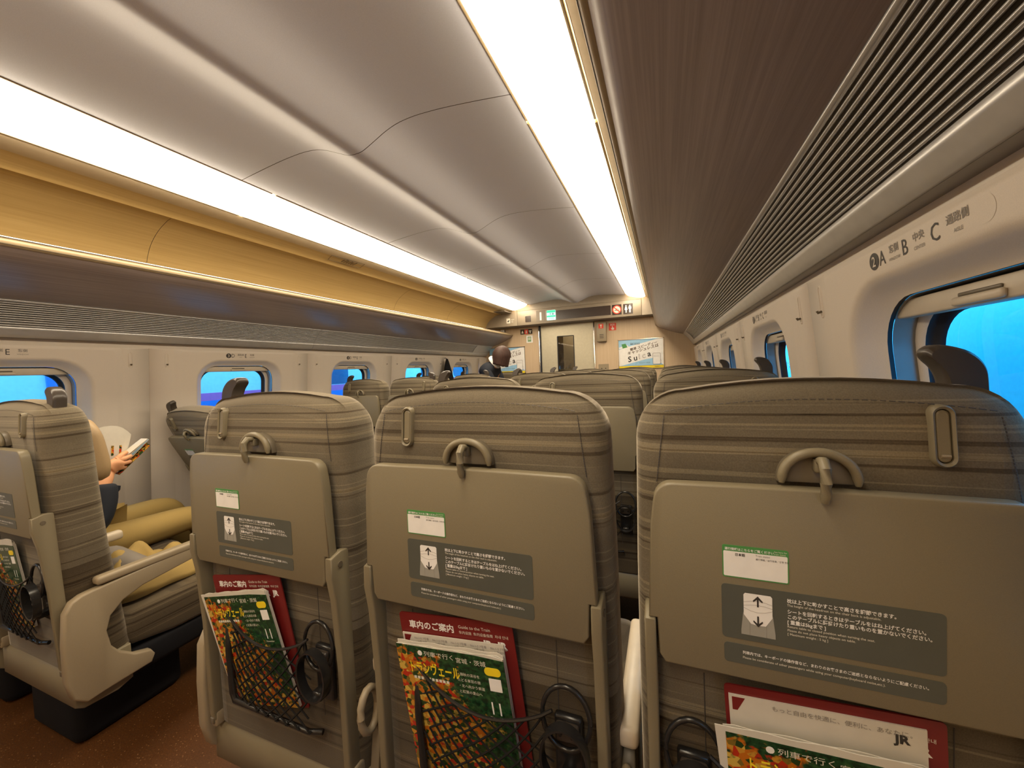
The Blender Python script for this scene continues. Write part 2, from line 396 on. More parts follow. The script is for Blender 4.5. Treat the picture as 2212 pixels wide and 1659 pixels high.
# coat hooks: a slim slot with a small peg, two per joint
SIDE = {1: 'right', -1: 'left'}
hook_proto = {}
for side in (-1, 1):
    for k in range(5):
        yj = BAYS[k]+.52
        for e in (-1, 1):
            y = yj+e*.082; z = 1.338
            if side not in hook_proto:
                mb = MB(); x = WX(side, z)
                pl = rrect(.009, .040, .009, 6)
                pi_ = rrect(.0055, .0365, .0055, 6)
                mb.loft([[(WX(side, z+b, .0002), y+a*1.15, z+b*1.03) for a, b in pl], [(WX(side, z+b, -.0022), y+a, z+b) for a, b in pl], [(WX(side, z+b, -.0022), y+a, z+b) for a, b in pi_], [(WX(side, z+b, -.0004), y+a*.9, z+b*.98) for a, b in pi_]], M['wall'])
                mb.add([(WX(side, z+b, -.0005), y+a*.9, z+b*.98) for a, b in pi_], [tuple(range(len(pi_)))], M['wall'], False)
                mb.tube([(x+side*.001, y, z-.024), (x-side*.007, y, z-.027), (x-side*.009, y, z-.022)], .0032, M['taupe_dark'], 8)
                o = mb.build('coat_hook'); o = shift(o, (x, y, z)); hook_proto[side] = o
            else:
                o = hook_proto[side].copy(); C.objects.link(o); o.location = (WX(side, z), y, z)
            nr, far = k+1, k+2
            WN = ['behind the camera', 'nearest the camera', 'second from the camera', 'third from the camera', 'next to last', 'by the end wall']
            tag(o, 'slim cream coat hook just %s the %s wall window %s' % (('past' if e < 0 else 'before'), SIDE[side], WN[k if e < 0 else k+1]), 'coat hook', 'coat hooks on the window walls')

# seat number signs over the windows
ORD = {2: 'two', 3: 'three', 4: 'four', 5: 'five', 6: 'six'}
FAR = {2: 'nearest the camera', 3: 'second from the camera', 4: 'third from the camera', 5: 'next to last', 6: 'by the end wall'}
def seat_sign(side, yc, num):
    z = 1.366-.0; d = -.0083
    if side > 0: U = Vector((0, -1, 0)); y0 = yc+.145
    else: U = Vector((0, 1, 0)); y0 = yc-.105
    V = Vector((-side*.0995, 0, .995)); z0 = 1.369
    O = Vector((WX(side, z0, d), y0, z0)); Nn = U.cross(V)*.0006
    L = .295 if side > 0 else .215
    mb = MB(); h = .034
    out = [(a+L/2-.012, b) for a, b in rrect(L/2+.004, h/2, h/2-.001, 6)]
    mb.flat(out, O, U, V, M['wall'])
    mb.flat(circ(.0165, 24, .006, 0, .0155), O+Nn, U, V, M['ink'])
    mb.text(str(num), .026, O+Nn*2+U*.006-V*.009, U, V, M['wall'], 'CENTER', .01)
    if side > 0: items = [('A', .034, '窓側', 'WINDOW', .060), ('B', .103, '中央', 'CENTER', .128), ('C', .178, '通路側', 'AISLE', .212)]
    else: items = [('D', .034, '通路側', 'AISLE', .072), ('E', .118, '窓側', 'WINDOW', .150)]
    for ch, u, jp, en, uj in items:
        mb.text(ch, .036, O+Nn+U*u-V*.012, U, V, M['ink'], 'CENTER', .0, .85)
        mb.text(jp, .0145, O+Nn+U*(uj+.012)+V*.002, U, V, M['greyink'], 'CENTER', .015)
        mb.text(en, .0075, O+Nn+U*(uj+.012)-V*.012, U, V, M['greyink'], 'CENTER')
    o = shift(mb.build('seat_number_sign'), O)
    tag(o, 'row %s seat sign printed above the %s window %s' % (ORD[num], 'right' if side > 0 else 'left', FAR[num]), 'sign', 'seat row signs above the windows')
for k in range(1, 6):
    for side in (-1, 1): seat_sign(side, BAYS[k], k+1)

# ------------------------------------------------------------------ ceiling
prof = [(0, .905), (.03, .907), (.06, .917), (.10, .934), (.15, .955), (.20, .970), (.25, .977), (.31, .979), (.40, .975), (.50, .966), (.60, .955), (.682, .945)]
full = [(XC-s, CZ+z) for s, z in prof[:0:-1]]+[(XC+s, CZ+z) for s, z in prof]
# smooth the profile
def catmull(p, n=4):
    out = []
    for i in range(len(p)-1):
        a, b, c, d = p[max(i-1, 0)], p[i], p[i+1], p[min(i+2, len(p)-1)]
        for k in range(n):
            t = k/n; out.append(tuple(.5*((2*b[j])+(-a[j]+c[j])*t+(2*a[j]-5*b[j]+4*c[j]-d[j])*t*t+(-a[j]+3*b[j]-3*c[j]+d[j])*t**3) for j in (0, 1)))
    return out+[p[-1]]
full = catmull(full)
mb = MB(); ends = [YB]+[1.295+P*k for k in range(-2, 4)]+[5.52]
ends = sorted(set(e for e in ends if e >= YB))
for a, b in zip(ends, ends[1:]):
    sweep(mb, full, a+.0015, b-.0015, M['ceil'])
    for y in (a+.0015, b-.0015):
        mb.loft([[(x, y, z) for x, z in full], [(x, y, z+.01) for x, z in full]], M['seam'], closed=False)
mb.add([(x, y, CZ+1.01) for x in (XC-.7, XC+.7) for y in (YB, YE)], [(0, 1, 3, 2)], M['seam'], False)
for s in (-1, 1):                             # side strips, lamp troughs and coving down to the rack back
    tr = [(XC+s*a, CZ+b) for a, b in ((.682, .945), (.682, .985), (.950, .985), (.950, .884))]
    sweep(mb, tr, YB, YE, M['coving'], smooth=False)
    co = [(XC+s*a, CZ+b) for a, b in ((.950, .884), (.956, .880), (1.05, .870), (1.12, .858), (1.142, .846), (1.150, .838))]
    sweep(mb, co[:3], YB, YE, M['coving']); sweep(mb, co[2:], YB, YE, M['wood'])
    pl = [(XC+s*a, CZ+b) for a, b in ((1.150, .838), (1.152, .846), (1.20, .838), (1.27, .808), (1.33, .768), (1.375, .72), (1.405, .66), (1.42, .60), (1.428, .53), (1.430, .45))]
    pl = pl[:2]+catmull(pl[2:], 3)
    for a, b in zip([YB, .8-P*2+.45, 1.26, 3.30, 4.34], [.8-P*2+.45, 1.26, 3.30, 4.34, YE]):
        sweep(mb, pl, a+.001, b-.001, M['wood'])
        for y in (a+.001,):
            mb.loft([[(x, y, z) for x, z in pl], [(x+s*.02, y, z+.02) for x, z in pl]], M['seam'], closed=False)
struct(mb.build('ceiling'))

# ------------------------------------------------------------------ lamps
for s in (-1, 1):
    root = thing('ceiling_light', 'long glowing ribbed light strip %s' % ('beside the brown rack underside on the right' if s > 0 else 'above the pale wood rack bay on the left'), 'ceiling light', (XC+s*.815, 2, CZ+.93), 0, 'ceiling light strips')
    A, B = Vector((XC+s*.692, 0, CZ+.943)), Vector((XC+s*.938, 0, CZ+.884)); n = 22
    t = (B-A); nn = Vector((t.z, 0, -t.x))*(1 if s > 0 else -1); nn.normalize()
    if nn.z > 0: nn = -nn
    def sec(bulge, y, sc=1):
        mid = (A+B)/2
        return [tuple(mid+((A+t*(k/n))-mid)*sc+nn*bulge*(1-(2*k/n-1)**4)*sc+Vector((0, y, 0))) for k in range(n+1)]
    cuts = [YB+.02, -.60, 1.462, 3.54, 5.44]
    for i, (y0, y1) in enumerate(zip(cuts, cuts[1:])):
        mb = MB(); rg = [sec(.030, y0+.006), sec(.030, y1-.006)]
        if i == 3: rg = [sec(.030, y0+.006), sec(.030, y1-.05), sec(.027, y1-.015, .97), sec(.018, y1+.005, .90), sec(.004, y1+.012, .8)]
        mb.loft(rg, M['lamp'], closed=False); local(mb.build('diffuser'), root)
    for y in cuts[1:-1]:
        mb = MB(); mb.loft([sec(.030, y-.0055), sec(.0335, y-.004), sec(.0335, y+.004), sec(.030, y+.0055)], M['lamp'], closed=False); local(mb.build('joint_ring'), root)
    mb = MB()
    for q, off in ((A, -.004), (B, .004)):
        for y0, y1 in zip(cuts, cuts[1:]):
            p = q+t.normalized()*off
            mb.box((p.x-.0045, y0+.01, p.z-.002), (p.x+.0045, y1-.01, p.z+.012), M['rackrim'], .001)
    local(mb.build('edge_rail'), root)

# ------------------------------------------------------------------ luggage racks and air grilles
for s in (-1, 1):
    nm = 'left' if s < 0 else 'right'
    root = thing('luggage_rack', 'overhead luggage rack along the %s side, %s' % (nm, 'pale wood bay showing above its bright rim' if s < 0 else 'its dark brown wood underside filling the upper right'), 'luggage rack', (XC+s*1.25, 2, CZ+.45), 0, 'overhead luggage racks')
    yr1 = YE-.002
    X = lambda a: XC+s*a
    mb = MB(); und = [(X(a), CZ+b) for a, b in ((1.062, .522), (1.075, .505), (1.10, .488), (1.16, .462), (1.24, .430), (1.32, .402), (1.392, .383))]
    sweep(mb, catmull(und, 3), YB, yr1, M['rackwood']); local(mb.build('underside'), root)
    mb = MB(); rim = [(X(a), CZ+b) for a, b in ((1.075, .548), (1.062, .552), (1.052, .549), (1.047, .541), (1.047, .532), (1.052, .524), (1.062, .5215))]
    sweep(mb, catmull(rim, 3), YB, yr1, M['rackrim']); local(mb.build('front_rim'), root)
    mb = MB(); mb.tube([(X(1.056), YB, CZ+.5555), (X(1.056), yr1, CZ+.5555)], .0055, M['chrome'], 10)
    mb.tube([(X(1.0465), YB, CZ+.530), (X(1.0465), yr1, CZ+.530)], .0012, M['taupe_dark'], 6); local(mb.build('trim_strip'), root)
    mb = MB(); top = [(X(a), CZ+b) for a, b in ((1.075, .548), (1.10, .515), (1.30, .475), (1.4285, .46))]
    sweep(mb, top, YB, yr1, M['frame']); local(mb.build('shelf'), root)
    # grille
    g = thing('air_grille', 'long ribbed metal air grille on the %s side, under the luggage rack' % nm, 'air grille', (X(1.45), 2, CZ+.3), 0, 'metal air grilles')
    a0, a1 = Vector((1.392, .381)), Vector((1.512, .2325))
    def pt(t, out=0):
        q = a0.lerp(a1, t); q = q+Vector((.78, .63))*(.010*math.sin(PI*t)); nrm = Vector((.78, .63))
        q = q+nrm*out; return (X(q.x), CZ+q.y)
    NF = 11; rib = [pt(0), pt(.045)]
    ground = [pt(0, .004), pt(.74, .004)]
    for y0, y1 in ((YB, .33), (.33, 2.37), (2.37, 4.45), (4.45, yr1)):
        mb = MB()
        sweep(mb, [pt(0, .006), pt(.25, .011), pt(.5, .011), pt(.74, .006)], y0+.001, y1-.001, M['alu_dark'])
        sweep(mb, [pt(-.0, .006), pt(0, -.002), pt(.02, -.003), pt(.055, -.001), pt(.06, .006)], y0+.001, y1-.001, M['alu'])
        ye = y1-.001 if y1 < 5 else y1-.55
        for k in range(NF):
            t0 = .085+k*.0605; wd = .026
            sweep(mb, [pt(t0-.004, .007), pt(t0, .001), pt(t0+wd*.5, -.0015), pt(t0+wd, .001), pt(t0+wd+.004, .007)], y0+.001, ye, M['alu'])
        if y1 > 5: sweep(mb, [pt(0, -.001), pt(.37, -.001), pt(.74, -.001)], ye, y1, M['alu'])
        local(mb.build('fluted_panel'), g)
        mb = MB(); sweep(mb, [pt(.735, .004), pt(.738, -.001), pt(.80, -.002), pt(.90, -.002), pt(.98, -.0015), pt(1.0, 0), pt(1.0, .02)], y0+.001, y1-.001, M['alu'])
        local(mb.build('lower_panel'), g)

# ------------------------------------------------------------------ end wall, sliding door, header
def body_outline():
    # half section of the interior, seen along the car
    return [(1.6, 0), (1.5575, 1.0), (1.54, 1.38), (1.54, 1.44), (1.43, 1.6), (1.43, 1.75), (1.38, 1.95), (1.2, 2.06), (.95, 2.14), (.7, 2.2), (0, 2.2)]
mb = MB(); DX0, DX1, DZ = -1.757, -.949, 1.86
def quad(mb, x0, x1, z0, z1, y, mat): mb.add([(x0, y, z0), (x1, y, z0), (x1, y, z1), (x0, y, z1)], [(0, 1, 2, 3)], mat, False)
quad(mb, XC-1.65, DX0, 0, 2.25, YE, M['woodz']); quad(mb, DX1, XC+1.65, 0, 2.25, YE, M['woodz']); quad(mb, DX0, DX1, DZ, 2.25, YE, M['woodz'])
struct(mb.build('wall_front'))
mb = MB(); quad(mb, XC-1.65, XC+1.65, 0, 2.25, YB, M['woodz']); struct(mb.build('wall_back'))
# posts
mb = MB(); mb.box((DX0-.022, YE-.016, 0), (DX0-.006, YE+.001, DZ), M['chrome'], .003); mb.box((DX0-.006, YE-.004, 0), (DX0+.012, YE+.03, DZ), M['gasket']); struct(mb.build('trim_1'))
mb = MB(); mb.box((DX1, YE-.016, 0), (DX1+.016, YE+.001, DZ), M['chrome'], .003); struct(mb.build('trim_2'))
door = thing('door_1', None, None, ((DX0+DX1)/2, YE+.03, 0)); struct(door)
mb = MB(); wx0, wx1, wz0, wz1 = -1.492, -1.243, .55, 1.668
for (a, b, c, d) in ((DX0, wx0, 0, DZ+.03), (wx1, DX1+.02, 0, DZ+.03), (wx0, wx1, 0, wz0), (wx0, wx1, wz1, DZ+.03)):
    mb.box((a, YE+.015, c), (b, YE+.045, d), M['door'])
local(mb.build('door_panel'), door)
mb = MB()
for (a, b, c, d) in ((wx0-.004, wx0+.006, wz0, wz1), (wx1-.006, wx1+.004, wz0, wz1), (wx0, wx1, wz1-.004, wz1+.006)): mb.box((a, YE+.008, c), (b, YE+.016, d), M['gasket'])
local(mb.build('pane_edge'), door)
mb = MB(); quad(mb, wx0, wx1, wz0, wz1, YE+.03, M['dglass']); local(mb.build('door_pane'), door)
# vestibule behind the door
mb = MB(); mb.box((-2.4, YE+1.35, 0), (-.2, YE+1.38, 2.2), M['frame']); quad(mb, -1.36, -.9, 0, 2.1, YE+1.2, M['black_matt'])
mb.box((-1.62, YE+.9, 0), (-1.40, YE+1.3, 2.1), M['header']); mb.box((-2.4, YE+.06, 2.1), (-.2, YE+1.38, 2.14), M['ceil']); mb.box((-2.4, YE+.05, -.02), (-.2, YE+1.38, 0), M['floor'])
for z in [1.05+.045*k for k in range(18)]: mb.box((-1.34, YE+1.185, z), (-1.25, YE+1.199, z+.02), M['frame'])
mb.box((-2.42, YE+.05, 0), (-2.4, YE+1.38, 2.14), M['wall']); mb.box((-.2, YE+.05, 0), (-.18, YE+1.38, 2.14), M['wall'])
struct(mb.build('wall_vestibule'))
vl = bpy.data.lights.new('vestibule_lamp', 'AREA'); vl.energy = 4; vl.color = (1, .8, .5); vl.size = .4
vo = bpy.data.objects.new('vestibule_lamp', vl); C.objects.link(vo); vo.location = (-1.3, YE+.6, 2.05)

# header box across the car end
YH = 5.50
hd = thing('sign_header', 'grey-beige header panel with displays above the end door', 'sign panel', (XC, YH, 1.85))
ceil_line = [(x, z) for x, z in full]
def header_poly(x0, x1, zb, cap=None):
    top = [(x, z+.012) for x, z in ceil_line if x0 < x < x1]
    return [(x0, zb)]+top+[(x1, zb)]
left_tip = [(-2.552, 1.852), (-2.556, 1.885), (-2.545, 1.925), (-2.50, 1.975), (-2.43, 2.018), (-2.30, 2.062), (-2.165, 2.088), (-2.10, 2.09), (-2.036, 2.09)]
right_tip = [(2*XC-a, b) for a, b in left_tip]
mb = MB()
mb.prism(left_tip+[(-2.036, 1.852)], 'y', YH, YE, M['header'], .004); local(mb.build('end_panel'), hd)
mb = MB(); mb.prism([(2*XC-a, b) for a, b in left_tip+[(-2.036, 1.852)]][::-1], 'y', YH, YE, M['header'], .004); local(mb.build('end_panel'), hd)
mb = MB(); xr = 2*XC+2.036
mb.box((-2.033, YH, 1.852), (xr-.003, YE, 2.066), M['header'], .004); local(mb.build('fascia'), hd)
up = [(-2.03, 2.068)]+[(x, z+.004) for x, z in full if True]+[(xr-.003, 2.068)]
up = [(-2.033, 2.0685), (-2.033, 2.12)]+[(x, z+.003) for x, z in full]+[(xr-.003, 2.12), (xr-.003, 2.0685)]
mb = MB(); mb.prism(up[::-1], 'y', YH+.006, YE, M['header'], 0); local(mb.build('upper_fascia'), hd)
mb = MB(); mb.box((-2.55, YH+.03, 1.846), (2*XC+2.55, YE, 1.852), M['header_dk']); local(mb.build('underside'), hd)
def on_header(name, x0, x1, z0, z1, mat, t=.004, r=.006):
    m = MB(); m.prism(rrect((x1-x0)/2, (z1-z0)/2, r, 4, (x0+x1)/2, (z0+z1)/2), 'y', YH-t, YH+.001, mat); return m
UX, UZ = (1, 0, 0), (0, 0, 1)
m = on_header('d', -1.435, -.668, 1.893, 2.022, M['darkpanel']); local(m.build('display'), hd)
m = on_header('s', -1.573, -1.443, 1.893, 2.034, M['lcd'], .006)
m.flat([(-.064, .035), (.064, .035), (.064, .068), (-.064, .068)], (-1.508, YH-.0065, 1.9635), UX, UZ, M['lcdg']); m.flat([(-.064, -.028), (.064, -.028), (.064, -.004), (-.064, -.004)], (-1.508, YH-.0065, 1.9635), UX, UZ, M['lcdg'])
m.text('1号車', .036, (-1.508, YH-.007, 1.965), UX, UZ, M['lcdk'], 'CENTER', .02); m.text('自由席', .026, (-1.508, YH-.007, 1.908), UX, UZ, M['lcdk'], 'CENTER', .01)
local(m.build('screen'), hd)
m = on_header('n', -1.735, -1.60, 1.885, 2.045, M['header_dk'], .002, .002); m.text('1', .155, (-1.668, YH-.003, 1.908), UX, UZ, M['white'], 'CENTER', .035); local(m.build('car_number'), hd)
m = on_header('q', -1.906, -1.819, 1.894, 1.982, M['darkpanel'], .003, .008); local(m.build('sensor'), hd)
m = on_header('l', -2.207, -2.148, 1.898, 1.972, M['cream'], .003, .006)
m.flat([(-.02, -.012), (.006, -.018), (.02, .006), (.012, .012), (-.004, .002)], (-2.178, YH-.0035, 1.935), UX, UZ, M['ink'])
m.text('荷物置場', .014, (-2.138, YH-.0035, 1.945), UX, UZ, M['cream']); m.text('Luggage', .014, (-2.138, YH-.0035, 1.925), UX, UZ, M['cream']); m.text('storage', .014, (-2.138, YH-.0035, 1.907), UX, UZ, M['cream'])
local(m.build('luggage_pictogram'), hd)
m = on_header('n', -.649, -.525, 1.886, 2.023, M['darkpanel'], .003, .004)
c0 = (-.587, YH-.0035, 1.955); m.flat(circ(.058, 32), c0, UX, UZ, M['red']); c1 = (-.587, YH-.004, 1.955); m.flat(circ(.045, 32), c1, UX, UZ, M['cream'])
c2 = (-.587, YH-.0045, 1.955); m.flat([(-.030, -.012), (.012, -.012), (.012, -.004), (-.030, -.004)], c2, UX, UZ, M['ink']); m.flat([(.014, -.012), (.03, -.012), (.03, -.004), (.014, -.004)], c2, UX, UZ, M['ink'])
for dx in (0, .012): m.tube([(-.587+dx-.004, YH-.005, 1.961), (-.587+dx+.004, YH-.005, 1.970), (-.587+dx, YH-.005, 1.978)], .0018, M['ink'], 5)
m.flat([(-.038, .028), (-.030, .036), (.038, -.028), (.030, -.036)], (-.587, YH-.0062, 1.955), UX, UZ, M['red']); local(m.build('no_smoking_sign'), hd)
m = on_header('w', -.502, -.378, 1.885, 2.021, M['darkpanel'], .003, .004)
for k, dx in enumerate((-.026, .024)):
    c = (-.44+dx, YH-.0036, 1.953); m.flat(circ(.0085, 16, 0, .043), c, UX, UZ, M['white'])
    bodyp = [(-.016, .03), (.016, .03), (.018, 0), (.009, -.002), (.008, -.05), (-.008, -.05), (-.009, -.002), (-.018, 0)] if k else [(-.010, .03), (.010, .03), (.019, -.012), (.007, -.014), (.006, -.05), (-.006, -.05), (-.007, -.014), (-.019, -.012)]
    m.flat(bodyp, c, UX, UZ, M['white'])
local(m.build('toilet_sign'), hd)

# ------------------------------------------------------------------ things on the end wall
F = YE-.001
def wallthing(name, label, cat, m, x, z): return tag(shift(m.build(name), (x, YE, z)), label, cat)
def poster(x0, z0, lab):
    w_, h_ = .588, .402; root = thing('poster', lab, 'poster', (x0, YE, z0))
    m = MB()
    for (a, b, c, d) in ((-.008, 0, -.008, h_+.008), (w_, w_+.008, -.008, h_+.008), (-.008, w_+.008, h_, h_+.008), (-.008, w_+.008, -.008, 0)):
        m.box((x0+a, F-.012, z0+c), (x0+b, F, z0+d), M['chrome'])
    local(m.build('poster_frame'), root)
    m = MB(); O = (x0, F-.004, z0); O2 = (x0, F-.0045, z0); O3 = (x0, F-.005, z0)
    m.flat([(0, 0), (w_, 0), (w_, h_), (0, h_)], O, UX, UZ, M['white'])
    m.flat([(0, .27), (.10, .30), (w_*.93, h_), (0, h_)], O2, UX, UZ, M['skyblue'])
    m.flat([(0, .035), (w_, .035), (.46, .135), (.37, .125)], O2, UX, UZ, M['skyblue'])
    m.flat([(0, 0), (w_, 0), (w_, .038), (0, .038)], O2, UX, UZ, M['yellow'])
    m.flat([(.055, .285), (.120, .300), (.095, .352), (.04, .345)], O3, UX, UZ, M['green'])
    m.flat([(.005, .28), (.135, .305), (.125, .33), (.005, .30)], (x0, F-.0047, z0), UX, UZ, M['white'])
    a = math.radians(14); U = Vector((math.cos(a), 0, math.sin(a))); V = Vector((-math.sin(a)*.4, 0, math.cos(a)*1.02))
    def T(b, s, x, z, mt=M['brownink'], bold=.02, al='LEFT'): m.text(b, s, (x0+x, F-.0055, z0+z), U, V, mt, al, bold)
    T('簡単 スピーディー', .045, .155, .245); T('キャッシュレスは', .053, .120, .190)
    for i, (ch, x, z) in enumerate((('S', .125, .088), ('u', .200, .105), ('i', .268, .126), ('c', .315, .136), ('a', .385, .156))):
        T(ch, .108, x, z, M['ink'] if ch in 'Sua' else M['brownink'], .02)
        if ch in 'ic': m.text(ch, .108, (x0+x+.002, F-.006, z0+z+.001), U, V, M['white'], 'LEFT', -.006)
    m.text('キャッシュレスで', .016, (x0+.16, F-.0055, z0+.352), UX, UZ, M['ink']); m.text('簡単便利な生活', .018, (x0+.16, F-.0055, z0+.333), UX, UZ, M['ink'], bold=.02)
    ph = rrect(.048, .075, .008, 4, .50, .125)
    ph3 = [(x0+a, F-.0058, z0+b) for a, b in ph]; m.tube(ph3+[ph3[0]], .0018, M['brownink'], 5, False)
    m.flat(ph, (x0, F-.0053, z0), UX, UZ, M['white'])
    for q in (.155, .17): m.flat([(.462, q), (.53, q), (.53, q+.002), (.462, q+.002)], (x0, F-.0062, z0), UX, UZ, M['brownink'])
    m.tube([(x0+.545, F-.006, z0+.12), (x0+.562, F-.006, z0+.09), (x0+.556, F-.006, z0+.06), (x0+.53, F-.006, z0+.045)], .001, M['brownink'], 5, False)
    m.text('かんたんチャージも便利', .013, (x0+.27, F-.0055, z0+.07), UX, UZ, M['ink'], bold=.01)
    for q in ((.22, .06), (.22, .085), (.235, .085), (.235, .07), (.26, .085)): m.flat([(q[0], q[1]), (q[0]+.012, q[1]), (q[0]+.012, q[1]+.002), (q[0], q[1]+.002)], (x0, F-.0056, z0), UX, UZ, M['ink'])
    m.text('やまびこ', .02, (x0+.47, F-.0055, z0+.010), UX, UZ, M['brownink'], bold=.01); m.text('JR東日本', .014, (x0+.25, F-.0055, z0+.013), UX, UZ, M['brownink'])
    local(m.build('poster_sheet'), root)
poster(-.601, 1.146, 'blue, white and yellow poster on the end wall right of the door')
poster(-2.602, 1.142, 'blue, white and yellow poster partly hidden behind the standing person')
m = MB(); m.box((-.894, YE-.07, 1.545), (-.758, YE, 1.82), M['taupe_light'], .008)
for z in (1.60, 1.622, 1.644): m.box((-.852, YE-.0712, z-.004), (-.795, YE-.069, z+.004), M['ink'])
m.box((-.862, YE-.0712, 1.732), (-.795, YE-.0695, 1.796), M['red']); m.flat([(-.014, .020), (.014, .020), (.012, .006), (.005, .004), (.006, -.022), (-.006, -.022), (-.005, .004), (-.012, .006)], (-.8285, YE-.0716, 1.765), UX, UZ, M['cream'])
wallthing('hammer_box', 'beige box with a red hammer pictogram right of the door', 'emergency box', m, -.826, 1.68)
m = MB(); m.box((-.728, YE-.003, 1.699), (-.628, YE, 1.802), M['red']); m.text('SOS', .036, (-.678, YE-.0035, 1.768), UX, UZ, M['cream'], 'CENTER', .02)
m.flat([(-.006, .028), (.002, .028), (.004, .004), (.02, 0), (.024, -.012), (.016, -.028), (-.008, -.028), (-.022, -.006), (-.016, -.002), (-.006, -.010)], (-.678, YE-.0036, 1.735), UX, UZ, M['cream'])
wallthing('sos_sign', 'red SOS sign with a pointing hand beside the hammer box', 'sign', m, -.678, 1.75)
m = MB(); m.box((-2.071, YE-.003, 1.737), (-1.877, YE, 1.813), M['darkpanel']); m.box((-2.003, YE-.0034, 1.74), (-1.944, YE-.002, 1.81), M['red'])
m.flat([(-.018, -.022), (.018, -.022), (.010, .0), (.0, .024), (-.012, .0)], (-2.036, YE-.004, 1.775), UX, UZ, M['cream']); m.flat([(-.008, -.024), (.008, -.024), (.008, .014), (0, .024), (-.008, .014)], (-1.973, YE-.004, 1.775), UX, UZ, M['cream'])
m.flat([(-.02, .016), (.02, .016), (.02, .002), (.008, .004), (.008, -.024), (-.008, -.024), (-.008, .004), (-.02, .002)], (-1.911, YE-.004, 1.775), UX, UZ, M['cream'])
wallthing('pictogram_strip', 'black and red strip of three pictograms left of the door', 'sign', m, -1.974, 1.775)
m = MB(); m.prism(rrect(.052, .056, .008, 4, -1.926, 1.659), 'y', YE-.003, YE, M['white']); m.box((-1.955, YE-.0036, 1.62), (-1.90, YE-.002, 1.695), M['green']); m.box((-1.949, YE-.0041, 1.645), (-1.906, YE-.003, 1.685), M['cream'])
for z in (1.652, 1.664, 1.675): m.box((-1.945, YE-.0045, z-.0016), (-1.91, YE-.004, z+.0016), M['green'])
m.text('Wi-Fi', .02, (-1.927, YE-.0042, 1.626), UX, UZ, M['cream'], 'CENTER')
wallthing('wifi_sticker', 'small white and green sticker left of the door', 'sticker', m, -1.926, 1.659)
m = MB(); m.prism(rrect(.072, .08, .006, 3, -.819, 1.146), 'y', YE-.004, YE, M['taupe_light'])
for x in (-.846, -.790): m.prism(circ(.008, 12, x, 1.163), 'y', YE-.005, YE-.003, M['ink'])
wallthing('outlet_plate', 'small beige plate with two holes low on the end wall right of the door', 'wall plate', m, -.819, 1.146)
m = MB(); m.box((-2.392, YE-.035, 1.764), (-2.33, YE, 1.83), M['white'], .006); m.box((-2.33, YE-.03, 1.764), (-2.318, YE, 1.825), M['header_dk'], .002)
wallthing('small_wall_unit', 'small white box above the left luggage rack on the end wall', 'wall unit', m, -2.36, 1.79)
# maintenance flap with speaker slots in the left coving
m = MB(); zc = CZ+.866
pq = [(-2.262, 2.20), (-2.192, 2.17), (-2.165, 2.47), (-2.245, 2.50)]
def cov(x): 
    a = -(x-XC); return CZ+.870-.0025-(a-1.05)*.17
for (p, q) in zip(pq, pq[1:]+pq[:1]): m.tube([(p[0], p[1], cov(p[0])), (q[0], q[1], cov(q[0]))], .0012, M['taupe_dark'], 5)
for i in range(6):
    y = 2.30+.022*i; m.tube([(-2.235, y, cov(-2.235)), (-2.185 if i % 2 else -2.20, y, cov(-2.19))], .0022, M['taupe_dark'], 5)
tag(shift(m.build('speaker_flap'), (-2.21, 2.33, cov(-2.21))), 'slotted speaker flap in the coving beside the left light strip', 'speaker')
m = MB(); m.prism([(-2.33, 5.22), (-2.12, 5.22), (-2.12, 5.49), (-2.33, 5.49)], 'z', 2.045, 2.052, M['header_dk'], 0)
tag(shift(m.build('ceiling_hatch'), (-2.22, 5.35, 2.05)), 'dark brown hatch plate in the coving near the end header', 'hatch')

